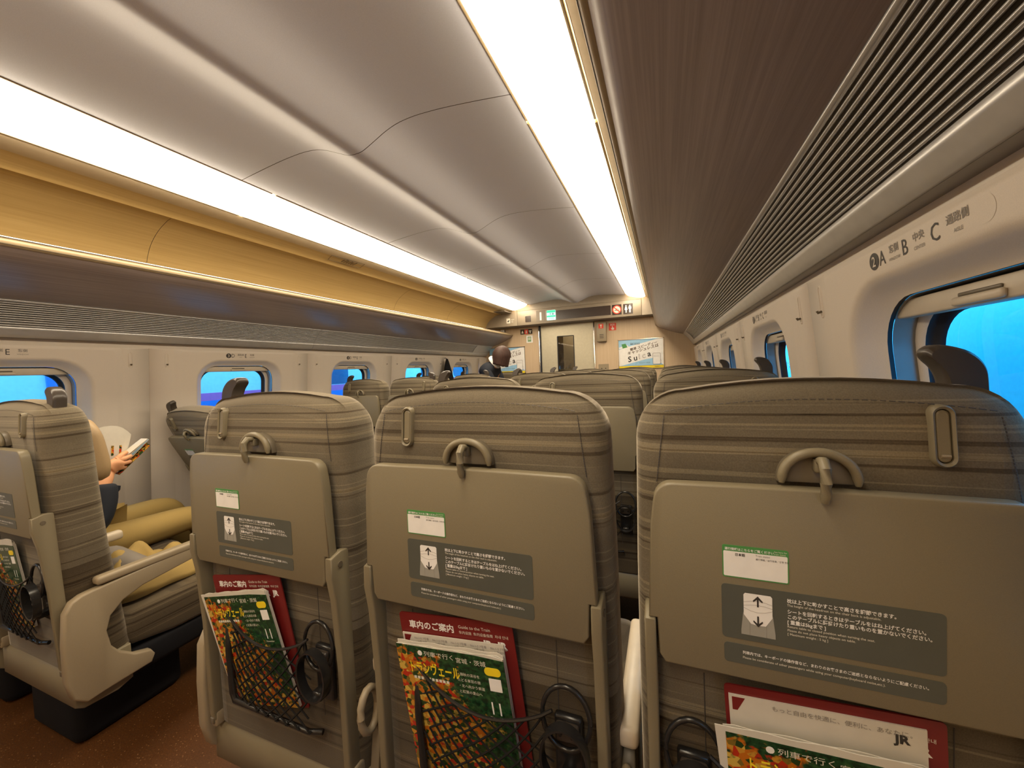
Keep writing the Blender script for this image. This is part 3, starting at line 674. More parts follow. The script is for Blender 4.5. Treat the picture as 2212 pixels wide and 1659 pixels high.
# ------------------------------------------------------------------ outside: parked trains and platforms in blue daylight
def outer_train(side, xs, lab, y0, y1):
    root = thing('parked_train', lab, 'train', (xs+side*1.4, 3, 0)); o = side
    prof = [(.10, -.9), (.03, -.4), (0, .2), (0, .75), (.01, 1.25), (.05, 1.65), (.14, 2.0), (.34, 2.35), (.75, 2.62), (1.4, 2.72)]
    prof = [(xs+o*a, b) for a, b in catmull(prof, 4)]
    tm = M['train'] if side < 0 else M['train_r']; m = MB(); sweep(m, prof, y0, y1, tm); back = [(xs+o*2.8-(x-xs), z) for x, z in prof]
    sweep(m, back, y0, y1, tm); local(m.build('body'), root)
    m = MB()
    def panel(a, b, z0, z1, mat, t=.006): m.box((min(xs-o*t, xs+o*.02), a, z0), (max(xs-o*t, xs+o*.02), b, z1), mat)
    if side < 0: panel(2.2, y1, .985, 1.075, M['trainpink']); panel(2.2, y1, -.2, .985, M['trainlow'])
    else: panel(y0, y1, .55, .62, M['trainlow'])
    local(m.build('stripe'), root)
    wins = [(.35, .95), (4.45, 5.15), (5.9, 6.5), (7.3, 7.9), (8.7, 9.3), (10.1, 10.7), (11.6, 12.2)] if side < 0 else [(2.5, 3.66), (11.4, 12.1), (14.6, 15.3)]
    for a, b in wins:
        m = MB(); zc = 1.33 if side < 0 else 1.15
        m.prism([(a2, b2) for a2, b2 in rrect((b-a)/2, .24, .09, 6, (a+b)/2, zc)], 'x', min(xs-o*.004, xs+o*.03), max(xs-o*.004, xs+o*.03), M['trainwin'], 0)
        local(m.build('train_window'), root)
    if side < 0:
        m = MB(); panel(1.68, 1.98, .2, 2.0, M['trainlow'], .012); panel(3.62, 3.70, .2, 2.0, M['white'], .012); panel(1.02, 1.06, .2, 2.0, M['white'], .012)
        for z in (.72, .88): panel(2.02, 2.9, z, z+.05, M['trainlow'], .012)
        local(m.build('door_leaf'), root)
    else:
        m = MB(); m.text('JR EAST', .16, (xs-.008, 9.3, 1.02), (0, -1, 0), (0, 0, 1), M['white'], 'LEFT', .02); local(m.build('lettering'), root)
    return root
outer_train(-1, -5.0, 'parked train with a magenta stripe over dark blue, seen through the left windows', -8, 30)
outer_train(1, 2.25, 'parked train with a smooth pale side, seen through the right windows', -8, 40)
m = MB(); m.box((-60, -30, -1.1), (60, 60, -1.0), M['concrete']); struct(m.build('ground'))

# ------------------------------------------------------------------ seats
HW = .243                                     # half the width of a seat back
PIV = Vector((0, .12, .45))
BACK_PARTS = ('backrest', 'tray_table', 'tray_arm', 'tray_latch', 'adjuster', 'grab_handle', 'pocket_net', 'cup_holder', 'pillow', 'hinge_cover')
def back_outline(inset, zoff=0):
    """outline of the back in x,z going round, arched top"""
    hw = HW-inset; z0 = .33; zt = 1.172-inset; pts = []
    n = 10
    def top(x): return zt-.030*(abs(x)/HW)**2.0
    r = .075-min(inset, .05)*.6
    for i in range(n+1):                       # right top corner to left top corner
        pass
    R = []
    R.append((hw*.985, z0)); R.append((hw*1.0, .50)); R.append((hw*1.0, .70)); R.append((hw*.995, .88)); R.append((hw*.985, 1.0)); R.append((hw*.981, 1.05))
    for i in range(n+1):
        t = PI/2*i/n; cx = hw*.978-r; R.append((cx+r*math.cos(t), top(cx)-r+r*math.sin(t)))
    for i in range(1, 5):
        x = (hw*.978-r)*(1-i/4.0); R.append((x, top(x)))
    L = [(-x, z) for x, z in R[:-1]][::-1]
    return R+L
def backrest():
    m = MB(); ringd = [(.048, .0, 0), (.026, .003, 0), (.011, .011, 0), (.003, .024, 0), (0, .042, 0), (0, .080, 0), (.004, .100, 0), (.016, .117, 0), (.040, .124, 0), (.085, .112, 0)]
    def curve(z, y, t):
        # the upper rear of the back rolls gently forward
        k = max(0, (z-1.02)/.15); fwd = max(0, (.75-z))*.06
        return y + (.016*k*k if t < 4 else -.012*k*k) + (0 if t < 5 else fwd)
    rings = []
    for i, (ins, y, _) in enumerate(ringd): rings.append([(x, curve(z, y, i), z) for x, z in back_outline(ins)])
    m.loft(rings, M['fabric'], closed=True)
    # closing faces, as grids so the cloth shades well
    for rg, flip in ((rings[0], True), (rings[-1], False)):
        n = len(rg); k = n//2; rows = [(rg[i], rg[n-1-i]) for i in range(k+1) if i < n-1-i]
        cols = 8; vs = []; fs = []
        for a, b in rows: vs += [tuple(Vector(a).lerp(Vector(b), j/cols)) for j in range(cols+1)]
        for i in range(len(rows)-1):
            for j in range(cols):
                f = (i*(cols+1)+j, i*(cols+1)+j+1, (i+1)*(cols+1)+j+1, (i+1)*(cols+1)+j); fs.append(f[::-1] if flip else f)
        m.add(vs, fs, M['fabric'])
    return m
def seam_lines():
    m = MB()
    def yb(z): k = max(0, (z-1.02)/.15); return .016*k*k-.0002
    for s in (-1, 1):
        pts = [(s*(.192+.016*((1.13-z)/.12)), yb(z), z) for z in [1.122-.004*i for i in range(26)]]
        for i in range(len(pts)-1):
            a, b = Vector(pts[i]), Vector(pts[i+1]); m.tube([a.lerp(b, .1), a.lerp(b, .85)], .0008, M['alu_dark'], 5)
        m.tube([(s*.145, -.0002, z) for z in (.74, .45)], .0008, M['alu_dark'], 5)
    prev = None
    for i in range(121):
        x = -.192+.384*i/120; z = 1.148-.026*(abs(x)/HW)**2.0-.004
        p = Vector((x, yb(z)-.0006, z))
        if prev is not None and i % 3: m.tube([prev, p], .0006, M['alu_dark'], 5)
        prev = p
    return m
TY = -.034                                    # rear face of the tray
def tray():
    top, bot = 1.031, .768
    R = [(.222, .832), (.216, .97), (.212, 1.0)]+[(.184+.027*math.cos(PI/2*i/6), top-.027+.027*math.sin(PI/2*i/6)) for i in range(7)]
    R += [(.10, top+.001), (.03, top+.0015), (.0, top+.0015)]
    L = [(-x, z) for x, z in R[:-1]][::-1]
    poly = [(.210, .832), ]+R+L+[(-.210, .832), (-.208, bot+.012), (-.200, bot), (.200, bot), (.208, bot+.012)]
    m = MB(); m.prism(poly, 'y', TY, -.012, M['taupe'], .003)
    return m
def notice_parts():
    y = TY-.0006; U, V = (1, 0, 0), (0, 0, 1); out = []
    # white and green leaflet: header line, two blank squares where codes stood
    m = MB(); x0, x1, z0, z1 = -.120, -.040, .908, .952
    m.prism(rrect((x1-x0)/2, (z1-z0)/2, .0025, 3, (x0+x1)/2, (z0+z1)/2), 'y', y, TY+.001, M['green'])
    m.flat(rrect((x1-x0)/2-.0014, .0172, .0015, 3, (x0+x1)/2, .9268), (0, y-.0003, 0), U, V, M['white'])
    m.text('運行情報はこちらをご覧ください', .0040, (x0+.003, y-.0006, .9457), U, V, M['white'], bold=.02)
    m.text('See here for\ntrain status.', .0030, (x0+.063, y-.0006, .9482), U, V, M['cream'])
    m.text('日本語', .0042, (x0+.022, y-.0006, .9385), U, V, M['ink'], 'CENTER', .02)
    m.text('Train status', .0036, (x0+.041, y-.0006, .9400), U, V, M['greyink']); m.text('運行情報／运行信息／운행 정보', .0028, (x0+.041, y-.0006, .9355), U, V, M['ink'])
    out.append(('leaflet_sticker', m))
    # large notice with the headrest drawing
    m = MB(); x0, x1, z0, z1 = -.122, .120, .824, .898
    m.prism(rrect((x1-x0)/2, (z1-z0)/2, .005, 4, (x0+x1)/2, (z0+z1)/2), 'y', y, TY+.001, M['notice'])
    ax, az = -.098, .832; k = .058/.075
    def S(pts): return [(ax+a*.001*k*.86, az+b*.001*k) for a, b in pts]
    m.flat(S([(0, 0), (62, 0), (62, 8), (58, 38), (54, 48), (8, 48), (4, 38), (0, 8)]), (0, y-.0003, 0), U, V, M['greyp'])
    pil = S([(8, 74), (5, 71), (5, 36), (18, 21), (31, 19), (45, 20), (57, 36), (57, 71), (54, 74)])
    m.flat(pil, (0, y-.0006, 0), U, V, M['white'])
    for zz, dp in ((62, 4), (55, 3), (42, -6)):
        m.tube([(ax+a*.001*k*.86, y-.0007, az+(zz-dp*((a-31)/26)**2)*.001*k) for a in (5, 18, 31, 44, 57)], .0002, M['greyink'], 4, False)
    for a in (16, 46): m.tube([(ax+a*.001*k*.86, y-.0004, az), (ax+a*.001*k*.86, y-.0004, az+.020)], .0002, M['greyink'], 4, False)
    for s_, zb in ((1, 52), (-1, 36)):
        c = (0, y-.0010, 0); q = lambda pts: S([(31+a, zb+s_*b) for a, b in pts])
        m.flat(q([(-1.6, 0), (1.6, 0), (1.6, 14), (-1.6, 14)]), c, U, V, M['ink'])
        for e in (-1, 1): m.flat(q([(0, 19), (0, 14), (e*8, 8), (e*9, 10.5)]), c, U, V, M['ink'])
    tx = -.043; yy = y-.0005
    for b, s, z, c in (('枕は上下に動かすことで高さを調節できます。', .0061, .8845, 1), ('The height of the headrest on the chair back is adjustable.', .0043, .8795, 0),
                    ('シートを回転するときはテーブルをはね上げてください。', .0061, .8705, 1), ('このテーブルに腰掛けたり重いものを置かないでください。', .0061, .8635, 1), ('[ 重量は5kgまで ]', .0061, .8565, 1),
                    ('Return table to closed position when turning the seat.', .0043, .8515, 0), ('Please do not place heavy objects on table.', .0043, .8465, 0), ('[ Maximum weight : 5 kg ]', .0043, .8415, 0)):
        m.text(b, s, (tx, yy, z), U, V, M['white'] if c else M['cream'], 'LEFT', .022 if c else .004, .93 if c else 1.0)
    out.append(('headrest_notice', m))
    m = MB(); x0, x1, z0, z1 = -.120, .120, .790, .817
    m.prism(rrect((x1-x0)/2, (z1-z0)/2, .005, 4, (x0+x1)/2, (z0+z1)/2), 'y', y, TY+.001, M['notice'])
    m.text('列車内では、キーボードの操作音など、まわりのお客さまのご迷惑とならないようにご配慮ください。', .0048, (-.097, yy, .8050), U, V, M['white'], bold=.018, sx=.92)
    m.text('Please be considerate of other passengers while using your computer(keyboard noise,etc.).', .0043, (-.097, yy, .7985), U, V, M['cream'], bold=.003)
    out.append(('keyboard_notice', m))
    return out
def latch():
    m = MB(); n = 20; w, h, zb = .046, .044, 1.036
    arc = [(w*math.cos(PI*i/n), zb+h*math.sin(PI*i/n)**.85) for i in range(n+1)]
    m.prism(arc, 'y', -.012, .004, M['taupe_dark'], .002)
    m.tube([(x*.93, -.018, zb+(z-zb)*.93+.001) for x, z in arc], [.0035]+[.0062]*(n-1)+[.0035], M['taupe'], 10)
    t = MB(); t.tube([(0, -.022, 1.068), (0, -.034, 1.070), (0, -.041, 1.062), (0, -.0425, 1.045), (0, -.041, 1.030), (0, -.038, 1.020)], [.0055, .0065, .0068, .0066, .0062, .0045], M['taupe'], 10)
    t.box((-.006, -.024, 1.052), (.006, -.010, 1.070), M['taupe'], .003)
    return m, t
def adjuster(x):
    m = MB(); zc, hh = 1.099, .0375; yy = .0075
    o = rrect(.0125, hh, .0124, 8, x, zc); i_ = rrect(.0078, hh-.005, .0077, 8, x, zc)
    R = lambda p, y: [(a, y+(b-zc)*.10, b) for a, b in p]
    m.loft([R(o, yy+.004), R(o, yy-.009), R(rrect(.0105, hh-.002, .0104, 8, x, zc), yy-.012), R(i_, yy-.010), R(i_, yy-.004)], M['taupe'])
    m.add(R(i_, yy-.004), [tuple(range(len(i_)))], M['ink'], False)
    s = MB(); q = rrect(.0066, hh-.0065, .0065, 8, x, zc)
    s.loft([R(q, yy-.003), R(q, yy-.0085), R(rrect(.005, hh-.0085, .005, 8, x, zc), yy-.0095)], M['taupe'], cap1=True)
    s.tube([(x-.0045, yy-.010-.0025, zc-hh+.014), (x+.0045, yy-.010-.0025, zc-hh+.014)], .0022, M['taupe_light'], 6)
    return m, s
def tray_arm(s):
    x0, x1 = s*.212, s*.229; m = MB(); a, b = min(x0, x1), max(x0, x1)
    prof = [(-.036, .83), (-.010, .838), (.010, .835), (.026, .80), (.030, .70), (.020, .40), (.010, .335), (-.012, .33), (-.020, .36), (-.022, .60), (-.030, .74), (-.038, .79)]
    m.prism(prof, 'x', a, b, M['taupe'], .003)
    m.tube([(s*.211, -.014, .812), (s*.2305, -.014, .812)], .006, M['taupe_dark'], 12)
    return m
def grab_handle(s):
    """shark fin shaped handle on the shoulder of the back, tip pointing to the seat centre"""
    m = MB(); x = lambda v: s*(.180+v)
    out = [(-.013, 1.12), (-.0135, 1.150), (-.016, 1.168), (-.022, 1.182), (-.030, 1.192), (-.034, 1.199), (-.031, 1.206), (-.022, 1.2095), (-.006, 1.207), (.010, 1.200), (.021, 1.188), (.026, 1.174), (.0265, 1.155), (.026, 1.12)]
    sec = []
    for sc, y in ((.74, .042), (.93, .045), (1, .051), (1, .065), (.93, .071), (.74, .074)):
        sec.append([(x(a*(.55+.45*sc)), y+(c-1.12)*.10, 1.165+(c-1.165)*(.5+.5*sc) if c > 1.13 else c) for a, c in catmull(out, 3)])
    if s < 0: sec = [r[::-1] for r in sec]
    m.loft([r[::-1] for r in sec], M['brown_gloss'], cap0=True, cap1=True)
    return m
def pocket(s):
    """netting pocket with black frame; s mirrors it"""
    m = MB(); X = lambda a: s*a
    A = Vector((X(-.122), -.030, .655)); B = Vector((X(.135), -.030, .640)); Cc = Vector((X(.150), -.030, .420)); D = Vector((X(-.112), -.034, .425))
    m.tube([(X(-.130), -.004, .668), (X(-.124), -.020, .655), (X(-.121), -.028, .56), (X(-.114), -.030, .46), (X(-.106), -.030, .440), (X(-.02), -.026, .432), (X(.12), -.022, .424), (X(.150), -.012, .424)], [.007, .008, .008, .008, .008, .006, .006, .006], M['black'], 8)
    def sag(u): return .655*(1-u)+.642*u-.045*math.sin(PI*u)**.8
    tp = [(X(-.120+.262*u), -.030-.010*math.sin(PI*u), sag(u)) for u in [i/16 for i in range(17)]]
    m.tube(tp, .0030, M['black'], 6)
    # diamond mesh
    w_, pts = .262, []
    def Pn(u, v):                               # v 0 bottom, 1 top
        zt = sag(min(max(u, 0), 1)); zb = .436-.010*u; z = zb+(zt-zb)*v
        return Vector((X(-.120+.262*u+.012*(1-v)*(1-u)), -.027-.014*math.sin(PI*min(max(u, 0), 1))*(.4+.6*v), z))
    nd = 8
    for sg in (1, -1):
        for k in range(-nd, nd+1):
            seg = []
            for i in range(13):
                v = i/12; u = (k+.5)/nd+sg*(v-.5)*.78+(.5 if False else 0)
                if -.001 <= u <= 1.001: seg.append(Pn(u, v))
            if len(seg) > 1: m.tube(seg, .0020, M['net'], 4, False)
    return m
def cup_holder(s):
    out = []
    m = MB(); cx = s*.163
    def loop(zc, hw, hh, y, tilt, r): 
        return [(cx+hw*math.cos(t), y-tilt*(math.sin(t)), zc+hh*math.sin(t)) for t in [2*PI*i/28 for i in range(29)]]
    m.box((cx-.024, -.012, .50), (cx+.024, .002, .62), M['black'], .005)
    m.tube(loop(.628, .040, .050, -.022, -.004, 0), .0042, M['black'], 8, False); out.append(m)
    m = MB(); lp = loop(.575, .038, .052, -.040, .0, 0)
    rings = []
    for p in lp[:-1]:
        d = Vector((p[0]-cx, 0, p[2]-.575)); d.normalize()
        rings.append([(p[0]-d.x*.002, p[1]-.008, p[2]-d.z*.002), (p[0]+d.x*.002, p[1]-.009, p[2]+d.z*.002), (p[0]+d.x*.002, p[1]+.010, p[2]+d.z*.002), (p[0]-d.x*.002, p[1]+.010, p[2]-d.z*.002)])
    rings.append(rings[0]); m.loft(rings, M['black'], True); m.box((cx-.012, -.036, .515), (cx+.012, -.004, .535), M['black'], .004); out.append(m)
    m = MB(); m.box((cx-.020, -.024, .585), (cx+.020, -.010, .614), M['brown_gloss'], .005)
    for e in (-1, 1): m.prism(circ(.003, 10, cx+e*.010, .600), 'y', -.0265, -.0235, M['black'])
    out.append(m); return out
def cushion():
    m = MB(); hw = .238
    secs = []
    for y, z0, z1, ins in ((.125, .33, .40, .02), (.16, .31, .425, .004), (.28, .29, .425, 0), (.42, .285, .435, 0), (.53, .29, .438, 0), (.58, .31, .425, .008), (.595, .34, .40, .03)):
        secs.append([(a, y, b) for a, b in rrect(hw-ins, (z1-z0)/2, .035, 5, 0, (z0+z1)/2)])
    m.loft(secs, M['fabric'], cap0=True, cap1=True); return m
def pillow():
    m = MB(); hw = .165; secs = []
    for y, hh, ins in ((.118, .10, .012), (.126, .108, 0), (.15, .11, 0), (.170, .105, .008), (.182, .09, .03), (.186, .06, .06)):
        secs.append([(a, y-(b-.99)*.12, b) for a, b in rrect(hw-ins, hh, min(.06, hh-.005), 6, 0, .985)])
    m.loft(secs, M['pillow'], cap0=True, cap1=True)
    return m
def base_shell():
    m = MB()
    m.prism([(.0, .315), (.022, .335), (.14, .335), (.14, .22), (.10, .205), (.02, .21), (.0, .225)], 'x', -.250, .250, M['taupe'], .004)
    m.box((-.235, .02, .316), (.235, .12, .42), M['fabric'], .03)
    return m
def hinge(s):
    m = MB(); m.box((s*.222-.011, -.016, .325), (s*.222+.011, .03, .365), M['taupe_light'], .005); m.box((s*.222-.006, -.020, .335), (s*.222+.006, -.014, .352), M['taupe_dark'], .002); return m
def arm_mid(s):
    """slim arm between two seats, at the s side"""
    m = MB(); x = s*.268
    m.box((x-.019, .03, .550), (x+.019, .345, .588), M['cream_arm'], .012, 3)
    m.prism([(.06, .40), (.10, .55), (.16, .575), (.22, .545), (.20, .50), (.13, .38)], 'x', x-.014, x+.014, M['taupe'], .004)
    m.tube([(x, .0+.025*math.cos(t), .50+.045*math.sin(t)) for t in [2*PI*i/14 for i in range(15)]], .008, M['taupe_light'], 8, False); m.prism([(-.005, .30), (.03, .52), (.06, .54), (.05, .30)], 'x', x-.012, x+.012, M['taupe_dark'], .003)
    return m
def arm_aisle(s):
    """aisle end: curved shell with arm and a toe under the cushion"""
    x0, x1 = sorted((s*.243, s*.276)); m = MB()
    pr = [(.050, .570), (.080, .572), (.355, .590), (.355, .545), (.172, .520), (.120, .500), (.087, .468), (.075, .425), (.083, .372), (.102, .340), (.141, .305), (.182, .290), (.192, .270), (.182, .246), (.06, .240), (.018, .236), (-.010, .265), (-.022, .321), (-.021, .433), (-.014, .527), (.002, .556), (.025, .567)]
    pr = [(a+.0, b) for a, b in pr]
    m.prism(pr[::-1], 'x', x0, x1, M['taupe_light'], .006)
    t = MB(); t.box((x0-.003, .060, .577), (x1+.003, .352, .603), M['taupe_light'], .009, 3)
    return m, t
def legs():
    m = MB(); m.box((-.235, .045, .0), (.09, .36, .22), M['black_matt'], .03); m.box((-.22, .06, .20), (.22, .50, .292), M['black_matt'], .02); return m

_cache = {}
def part(key, fn, name, parent):
    if key in _cache: o = bpy.data.objects.new(name, _cache[key]); C.objects.link(o); o.parent = parent
    else: o = fn().build(name, parent, angle=50); _cache[key] = o.data
    return o
def seat(name_label, x, yrow, fin, hold, slot, arms, recl=0, full=True, group=None, pocketed=True, lower=True):
    root = thing('train_seat', name_label, 'seat', (x, yrow, 0), 0, group or 'striped passenger seats')
    parts = []
    b = part('back', backrest, 'backrest', root); part('seam', seam_lines, 'seam_thread', b); parts.append(b)
    t = part('tray', tray, 'tray_table', root); parts.append(t)
    if full:
        for nm, mb in (notice_parts() if 'n0' not in _cache else [('leaflet_sticker', None), ('headrest_notice', None), ('keyboard_notice', None)]):
            part('n0' if nm[0] == 'l' else 'n'+nm, (lambda mb=mb: mb), nm, t)
    l = part('latch', lambda: latch()[0], 'tray_latch', root); part('tongue', lambda: latch()[1], 'latch_tongue', l); parts.append(l)
    a = part('adj%.3f' % slot, lambda: adjuster(slot)[0], 'adjuster', root); part('adjs%.3f' % slot, lambda: adjuster(slot)[1], 'slider', a); parts.append(a)
    if fin: parts.append(part('fin%d' % fin, lambda: grab_handle(fin), 'grab_handle', root))
    if lower:
        for s in (-1, 1):
            parts.append(part('arm%d' % s, lambda: tray_arm(s), 'tray_arm', root)); parts.append(part('hinge%d' % s, lambda: hinge(s), 'hinge_cover', root))
        if full:
            parts.append(part('pocket%d' % hold, lambda: pocket(hold), 'pocket_net', root))
            for i in range(3): parts.append(part('cup%d%d' % (hold, i), lambda: cup_holder(hold)[i], 'cup_holder', root))
            parts.append(part('pillow', pillow, 'pillow', root))
        part('cushion', cushion, 'seat_cushion', root); part('shell', base_shell, 'base_shell', root); part('legs', legs, 'pedestal', root)
        for kind, s in arms:
            if kind == 'aisle':
                o = part('aa%d' % s, lambda: arm_aisle(s)[0], 'end_shell', root); part('at%d' % s, lambda: arm_aisle(s)[1], 'arm_cap', o)
            else: part('am%d' % s, lambda: arm_mid(s), 'armrest', root)
    if recl:
        Mx = Matrix.Translation(PIV) @ Matrix.Rotation(math.radians(-recl), 4, 'X').inverted() @ Matrix.Translation(-PIV)
        for o in parts: o.matrix_local = Mx
    return root
COLS = {'A': (.180, 1, -1, .135, [('mid', -1)]), 'B': (-.328, 0, 1, -.135, [('mid', -1)]), 'C': (-.868, -1, 1, -.135, [('aisle', -1)]),
        'D': (-1.932, 1, 1, .135, [('aisle', 1), ('mid', -1)]), 'E': (-2.442, -1, 1, -.135, [])}
ROWS = {1: 'second', 2: 'third', 3: 'fourth', 4: 'fifth', 5: 'sixth'}
WHERE = {'A': 'window seat on the right', 'B': 'middle seat of three', 'C': 'aisle seat of three', 'D': 'aisle seat of the left pair', 'E': 'window seat of the left pair'}
NEAR = {0: 'nearest the camera', 1: 'second row from the camera', 2: 'third row from the camera', 3: 'fourth row from the camera', 4: 'last row before the end wall'}
for r in range(5):
    for c in 'ABCDE':
        x, fin, hold, slot, arms = COLS[c]
        y = (.62 if c in 'ABC' else .572)+P*r
        rec = {('D', 0): 2, ('E', 0): 4, ('E', 1): 27, ('D', 1): 24}.get((c, r), 0)
        if r == 0: lab = {'A': 'nearest seat at lower right, its back and large tray table by the window', 'B': 'nearest middle seat, maroon booklet standing in its net pocket', 'C': 'nearest aisle seat of the right block, fanned pages in its net pocket', 'D': 'aisle seat across the aisle with curved beige end shell', 'E': 'window seat across the aisle where the reader sits'}[c]
        elif (c, r) == ('E', 1): lab = 'strongly reclined striped seat by the left wall, dark tray back facing down'
        else: lab = 'grey striped %s, %s' % (WHERE[c], NEAR[r])
        so = seat(lab, x, y, fin, hold, slot, arms, rec, full=(r < 2), lower=True)
        so.scale = (.95 if c in 'DE' else .95 if c == 'A' else 1, 1, 1)

# ------------------------------------------------------------------ reading matter in the pockets
def put(mb, name, x, y, z, tilt, lean, label, cat, group):
    o = mb.build(name, angle=40); o.rotation_euler = (math.radians(lean), math.radians(tilt), 0); o.location = (x, y, z); return tag(o, label, cat, group)
UXn, UZn = (1, 0, 0), (0, 0, 1)
def booklet_mesh():
    m = MB(); W_, H_ = .236, .312
    m.prism(rrect(W_/2, H_/2, .006, 3, 0, H_/2), 'y', -.0025, .0, M['maroon'], 0)
    y = -.0028
    m.text('車内のご案内', .0165, (-.098, y, H_-.028), UXn, UZn, M['white'], bold=.025)
    m.text('Guide to the Train', .0085, (.010, y, H_-.019), UXn, UZn, M['cream']); m.text('车内设施  车内设备指南  차내 안내', .0065, (.010, y, H_-.029), UXn, UZn, M['cream'])
    m.text('JR', .017, (.058, y, H_-.048), UXn, UZn, M['white'], bold=.05, sx=1.1); m.text('JR', .017, (.086, y, H_-.048), UXn, UZn, M['white'], bold=.05, sx=1.1)
    return m
def timetable_mesh(head=True):
    m = MB(); W_, H_ = .212, .285
    m.box((-W_/2, -.002, 0), (W_/2, 0, H_), M['paper'])
    y = -.0023
    m.prism([(-W_/2+.004, H_-.003), (-W_/2+.020, H_-.003), (-W_/2+.010, H_-.022), (-W_/2+.004, H_-.022)], 'y', y, -.002, M['maroon'])
    for i in range(5 if head else 0):
        m.text('No.1-5 7号車', .0058, (-.080+.040*i, y, H_-.010), UXn, UZn, M['greyink']); m.text('16号 23号', .0050, (-.074+.040*i, y, H_-.016), UXn, UZn, M['greyink'])
    return m
def magazine_mesh(fan=0.0):
    m = MB(); W_, H_ = .222, .272; th = .008
    # page block, its head edge waved
    n = 18
    for k in range(5):
        y0 = -.0015*k-.0014; hk = H_-.002+.004*math.sin(1.7*k)+.003*(5-k)/5+fan*.02*k
        top = [(-W_/2+.001-fan*.035*k, hk-.012*fan)]+[(-W_/2+W_*i/n, hk+.0012*math.sin(i*1.1+k)) for i in range(1, n)]+[(W_/2-.0015, hk-.004)]
        m.prism([(-W_/2+.001, 0)]+[(W_/2-.0015, 0)]+top[::-1], 'y', y0-.0010, y0+.0002, M['paper'], 0)
    m.prism([(-W_/2, 0), (W_/2, 0), (W_/2, H_-.006), (W_/4, H_-.002), (-W_/4, H_-.001), (-W_/2, H_)], 'y', -th-.0008, -th, M['autumn'], 0)
    y = -th-.0011; O = lambda x, z: (x, y, z)
    m.text('トランヴェール', .026, O(-W_/2+.022, H_-.052), UXn, (0, 0, 1), M['yellow'], bold=.02, sx=.60)
    for i in range(10):
        m.box((-W_/2+.030+.0078*i, y, H_-.0655), (-W_/2+.0355+.0078*i, y+.0004, H_-.0605), M['cream'])
    m.prism(circ(.005, 12, -W_/2+.052, H_-.013), 'y', y, y+.0004, M['white'])
    m.text('列車で行く', .011, O(-W_/2+.060, H_-.017), UXn, UZn, M['cream'], sx=1.2); m.text('宮城・茨城', .011, O(.016, H_-.020), UXn, UZn, M['cream'], sx=1.1)
    for i, t in enumerate(('・錦秋の渓谷を', 'たどる車窓の旅', '・北へ向かう鉄道', 'と紅葉の里山へ')): m.text(t, .0066, O(.014, H_-.044-.011*i), UXn, UZn, M['cream'])
    m.prism(rrect(.0155, .0075, .007, 4, W_/2-.024, H_-.028), 'y', y-.0002, y+.0004, M['yellow'])
    m.text('もっと旅を\n楽しもう！', .0052, O(W_/2-.035, H_-.0265), UXn, UZn, M['brownink'])
    m.prism(rrect(.0115, .0115, .0005, 1, W_/2-.022, H_-.052), 'y', y-.0002, y+.0004, M['white'])
    m.text('11', .034, O(W_/2-.042, H_-.108), UXn, UZn, M['white'], sx=.85); m.text('November', .006, O(W_/2-.042, H_-.116), UXn, UZn, M['cream'])
    return m
pk = {'A': (.175, .62), 'B': (-.350, .62), 'C': (-.885, .62)}
put(booklet_mesh(), 'guide_booklet', -.343, 0.6190, .444, -5.5, 3, 'maroon booklet with white heading in the nearest middle seat pocket', 'booklet', 'maroon guide booklets')
put(timetable_mesh(), 'timetable_sheet', -.350, 0.6155, .432, -5.5, 3, 'white folded sheet between booklet and magazine in the middle seat pocket', 'leaflet', 'white sheets in seat pockets')
put(magazine_mesh(), 'magazine', -.352, 0.6120, .433, -5.5, 4, 'autumn leaf cover magazine in the nearest middle seat pocket, number 11 visible', 'magazine', 'autumn cover magazines')
put(booklet_mesh(), 'guide_booklet', .200, 0.6190, .441, -3, 3, 'maroon card edge behind white pages in the lower right seat pocket', 'booklet', 'maroon guide booklets')
m = timetable_mesh(False); m.text('JR', .016, (.075, -.0025, .262), UXn, UZn, M['ink'], bold=.04); m.text('もっと自由を快適に、便利に、あなたに。', .008, (-.055, -.0025, .272), UXn, UZn, M['greyink'])
put(m, 'timetable_sheet', .192, 0.6155, .455, -3, 3, 'torn-edged white sheet in the lower right seat pocket', 'leaflet', 'white sheets in seat pockets')
put(magazine_mesh(.1), 'magazine', .190, 0.6120, .425, -3, 4, 'autumn leaf cover magazine at the lower right picture edge', 'magazine', 'autumn cover magazines')
put(booklet_mesh(), 'guide_booklet', -.882, 0.6190, .438, -9, 3, 'maroon booklet tilted behind fanned pages in the nearest aisle seat pocket', 'booklet', 'maroon guide booklets')
put(magazine_mesh(.08), 'magazine', -.888, 0.6120, .440, -13, 4, 'tilted autumn cover magazine with fanned pages in the nearest aisle seat pocket', 'magazine', 'autumn cover magazines')
put(magazine_mesh(.2), 'magazine', -1.975, .566, .440, -8, 4, 'autumn cover magazine in the net pocket across the aisle, left picture edge', 'magazine', 'autumn cover magazines')

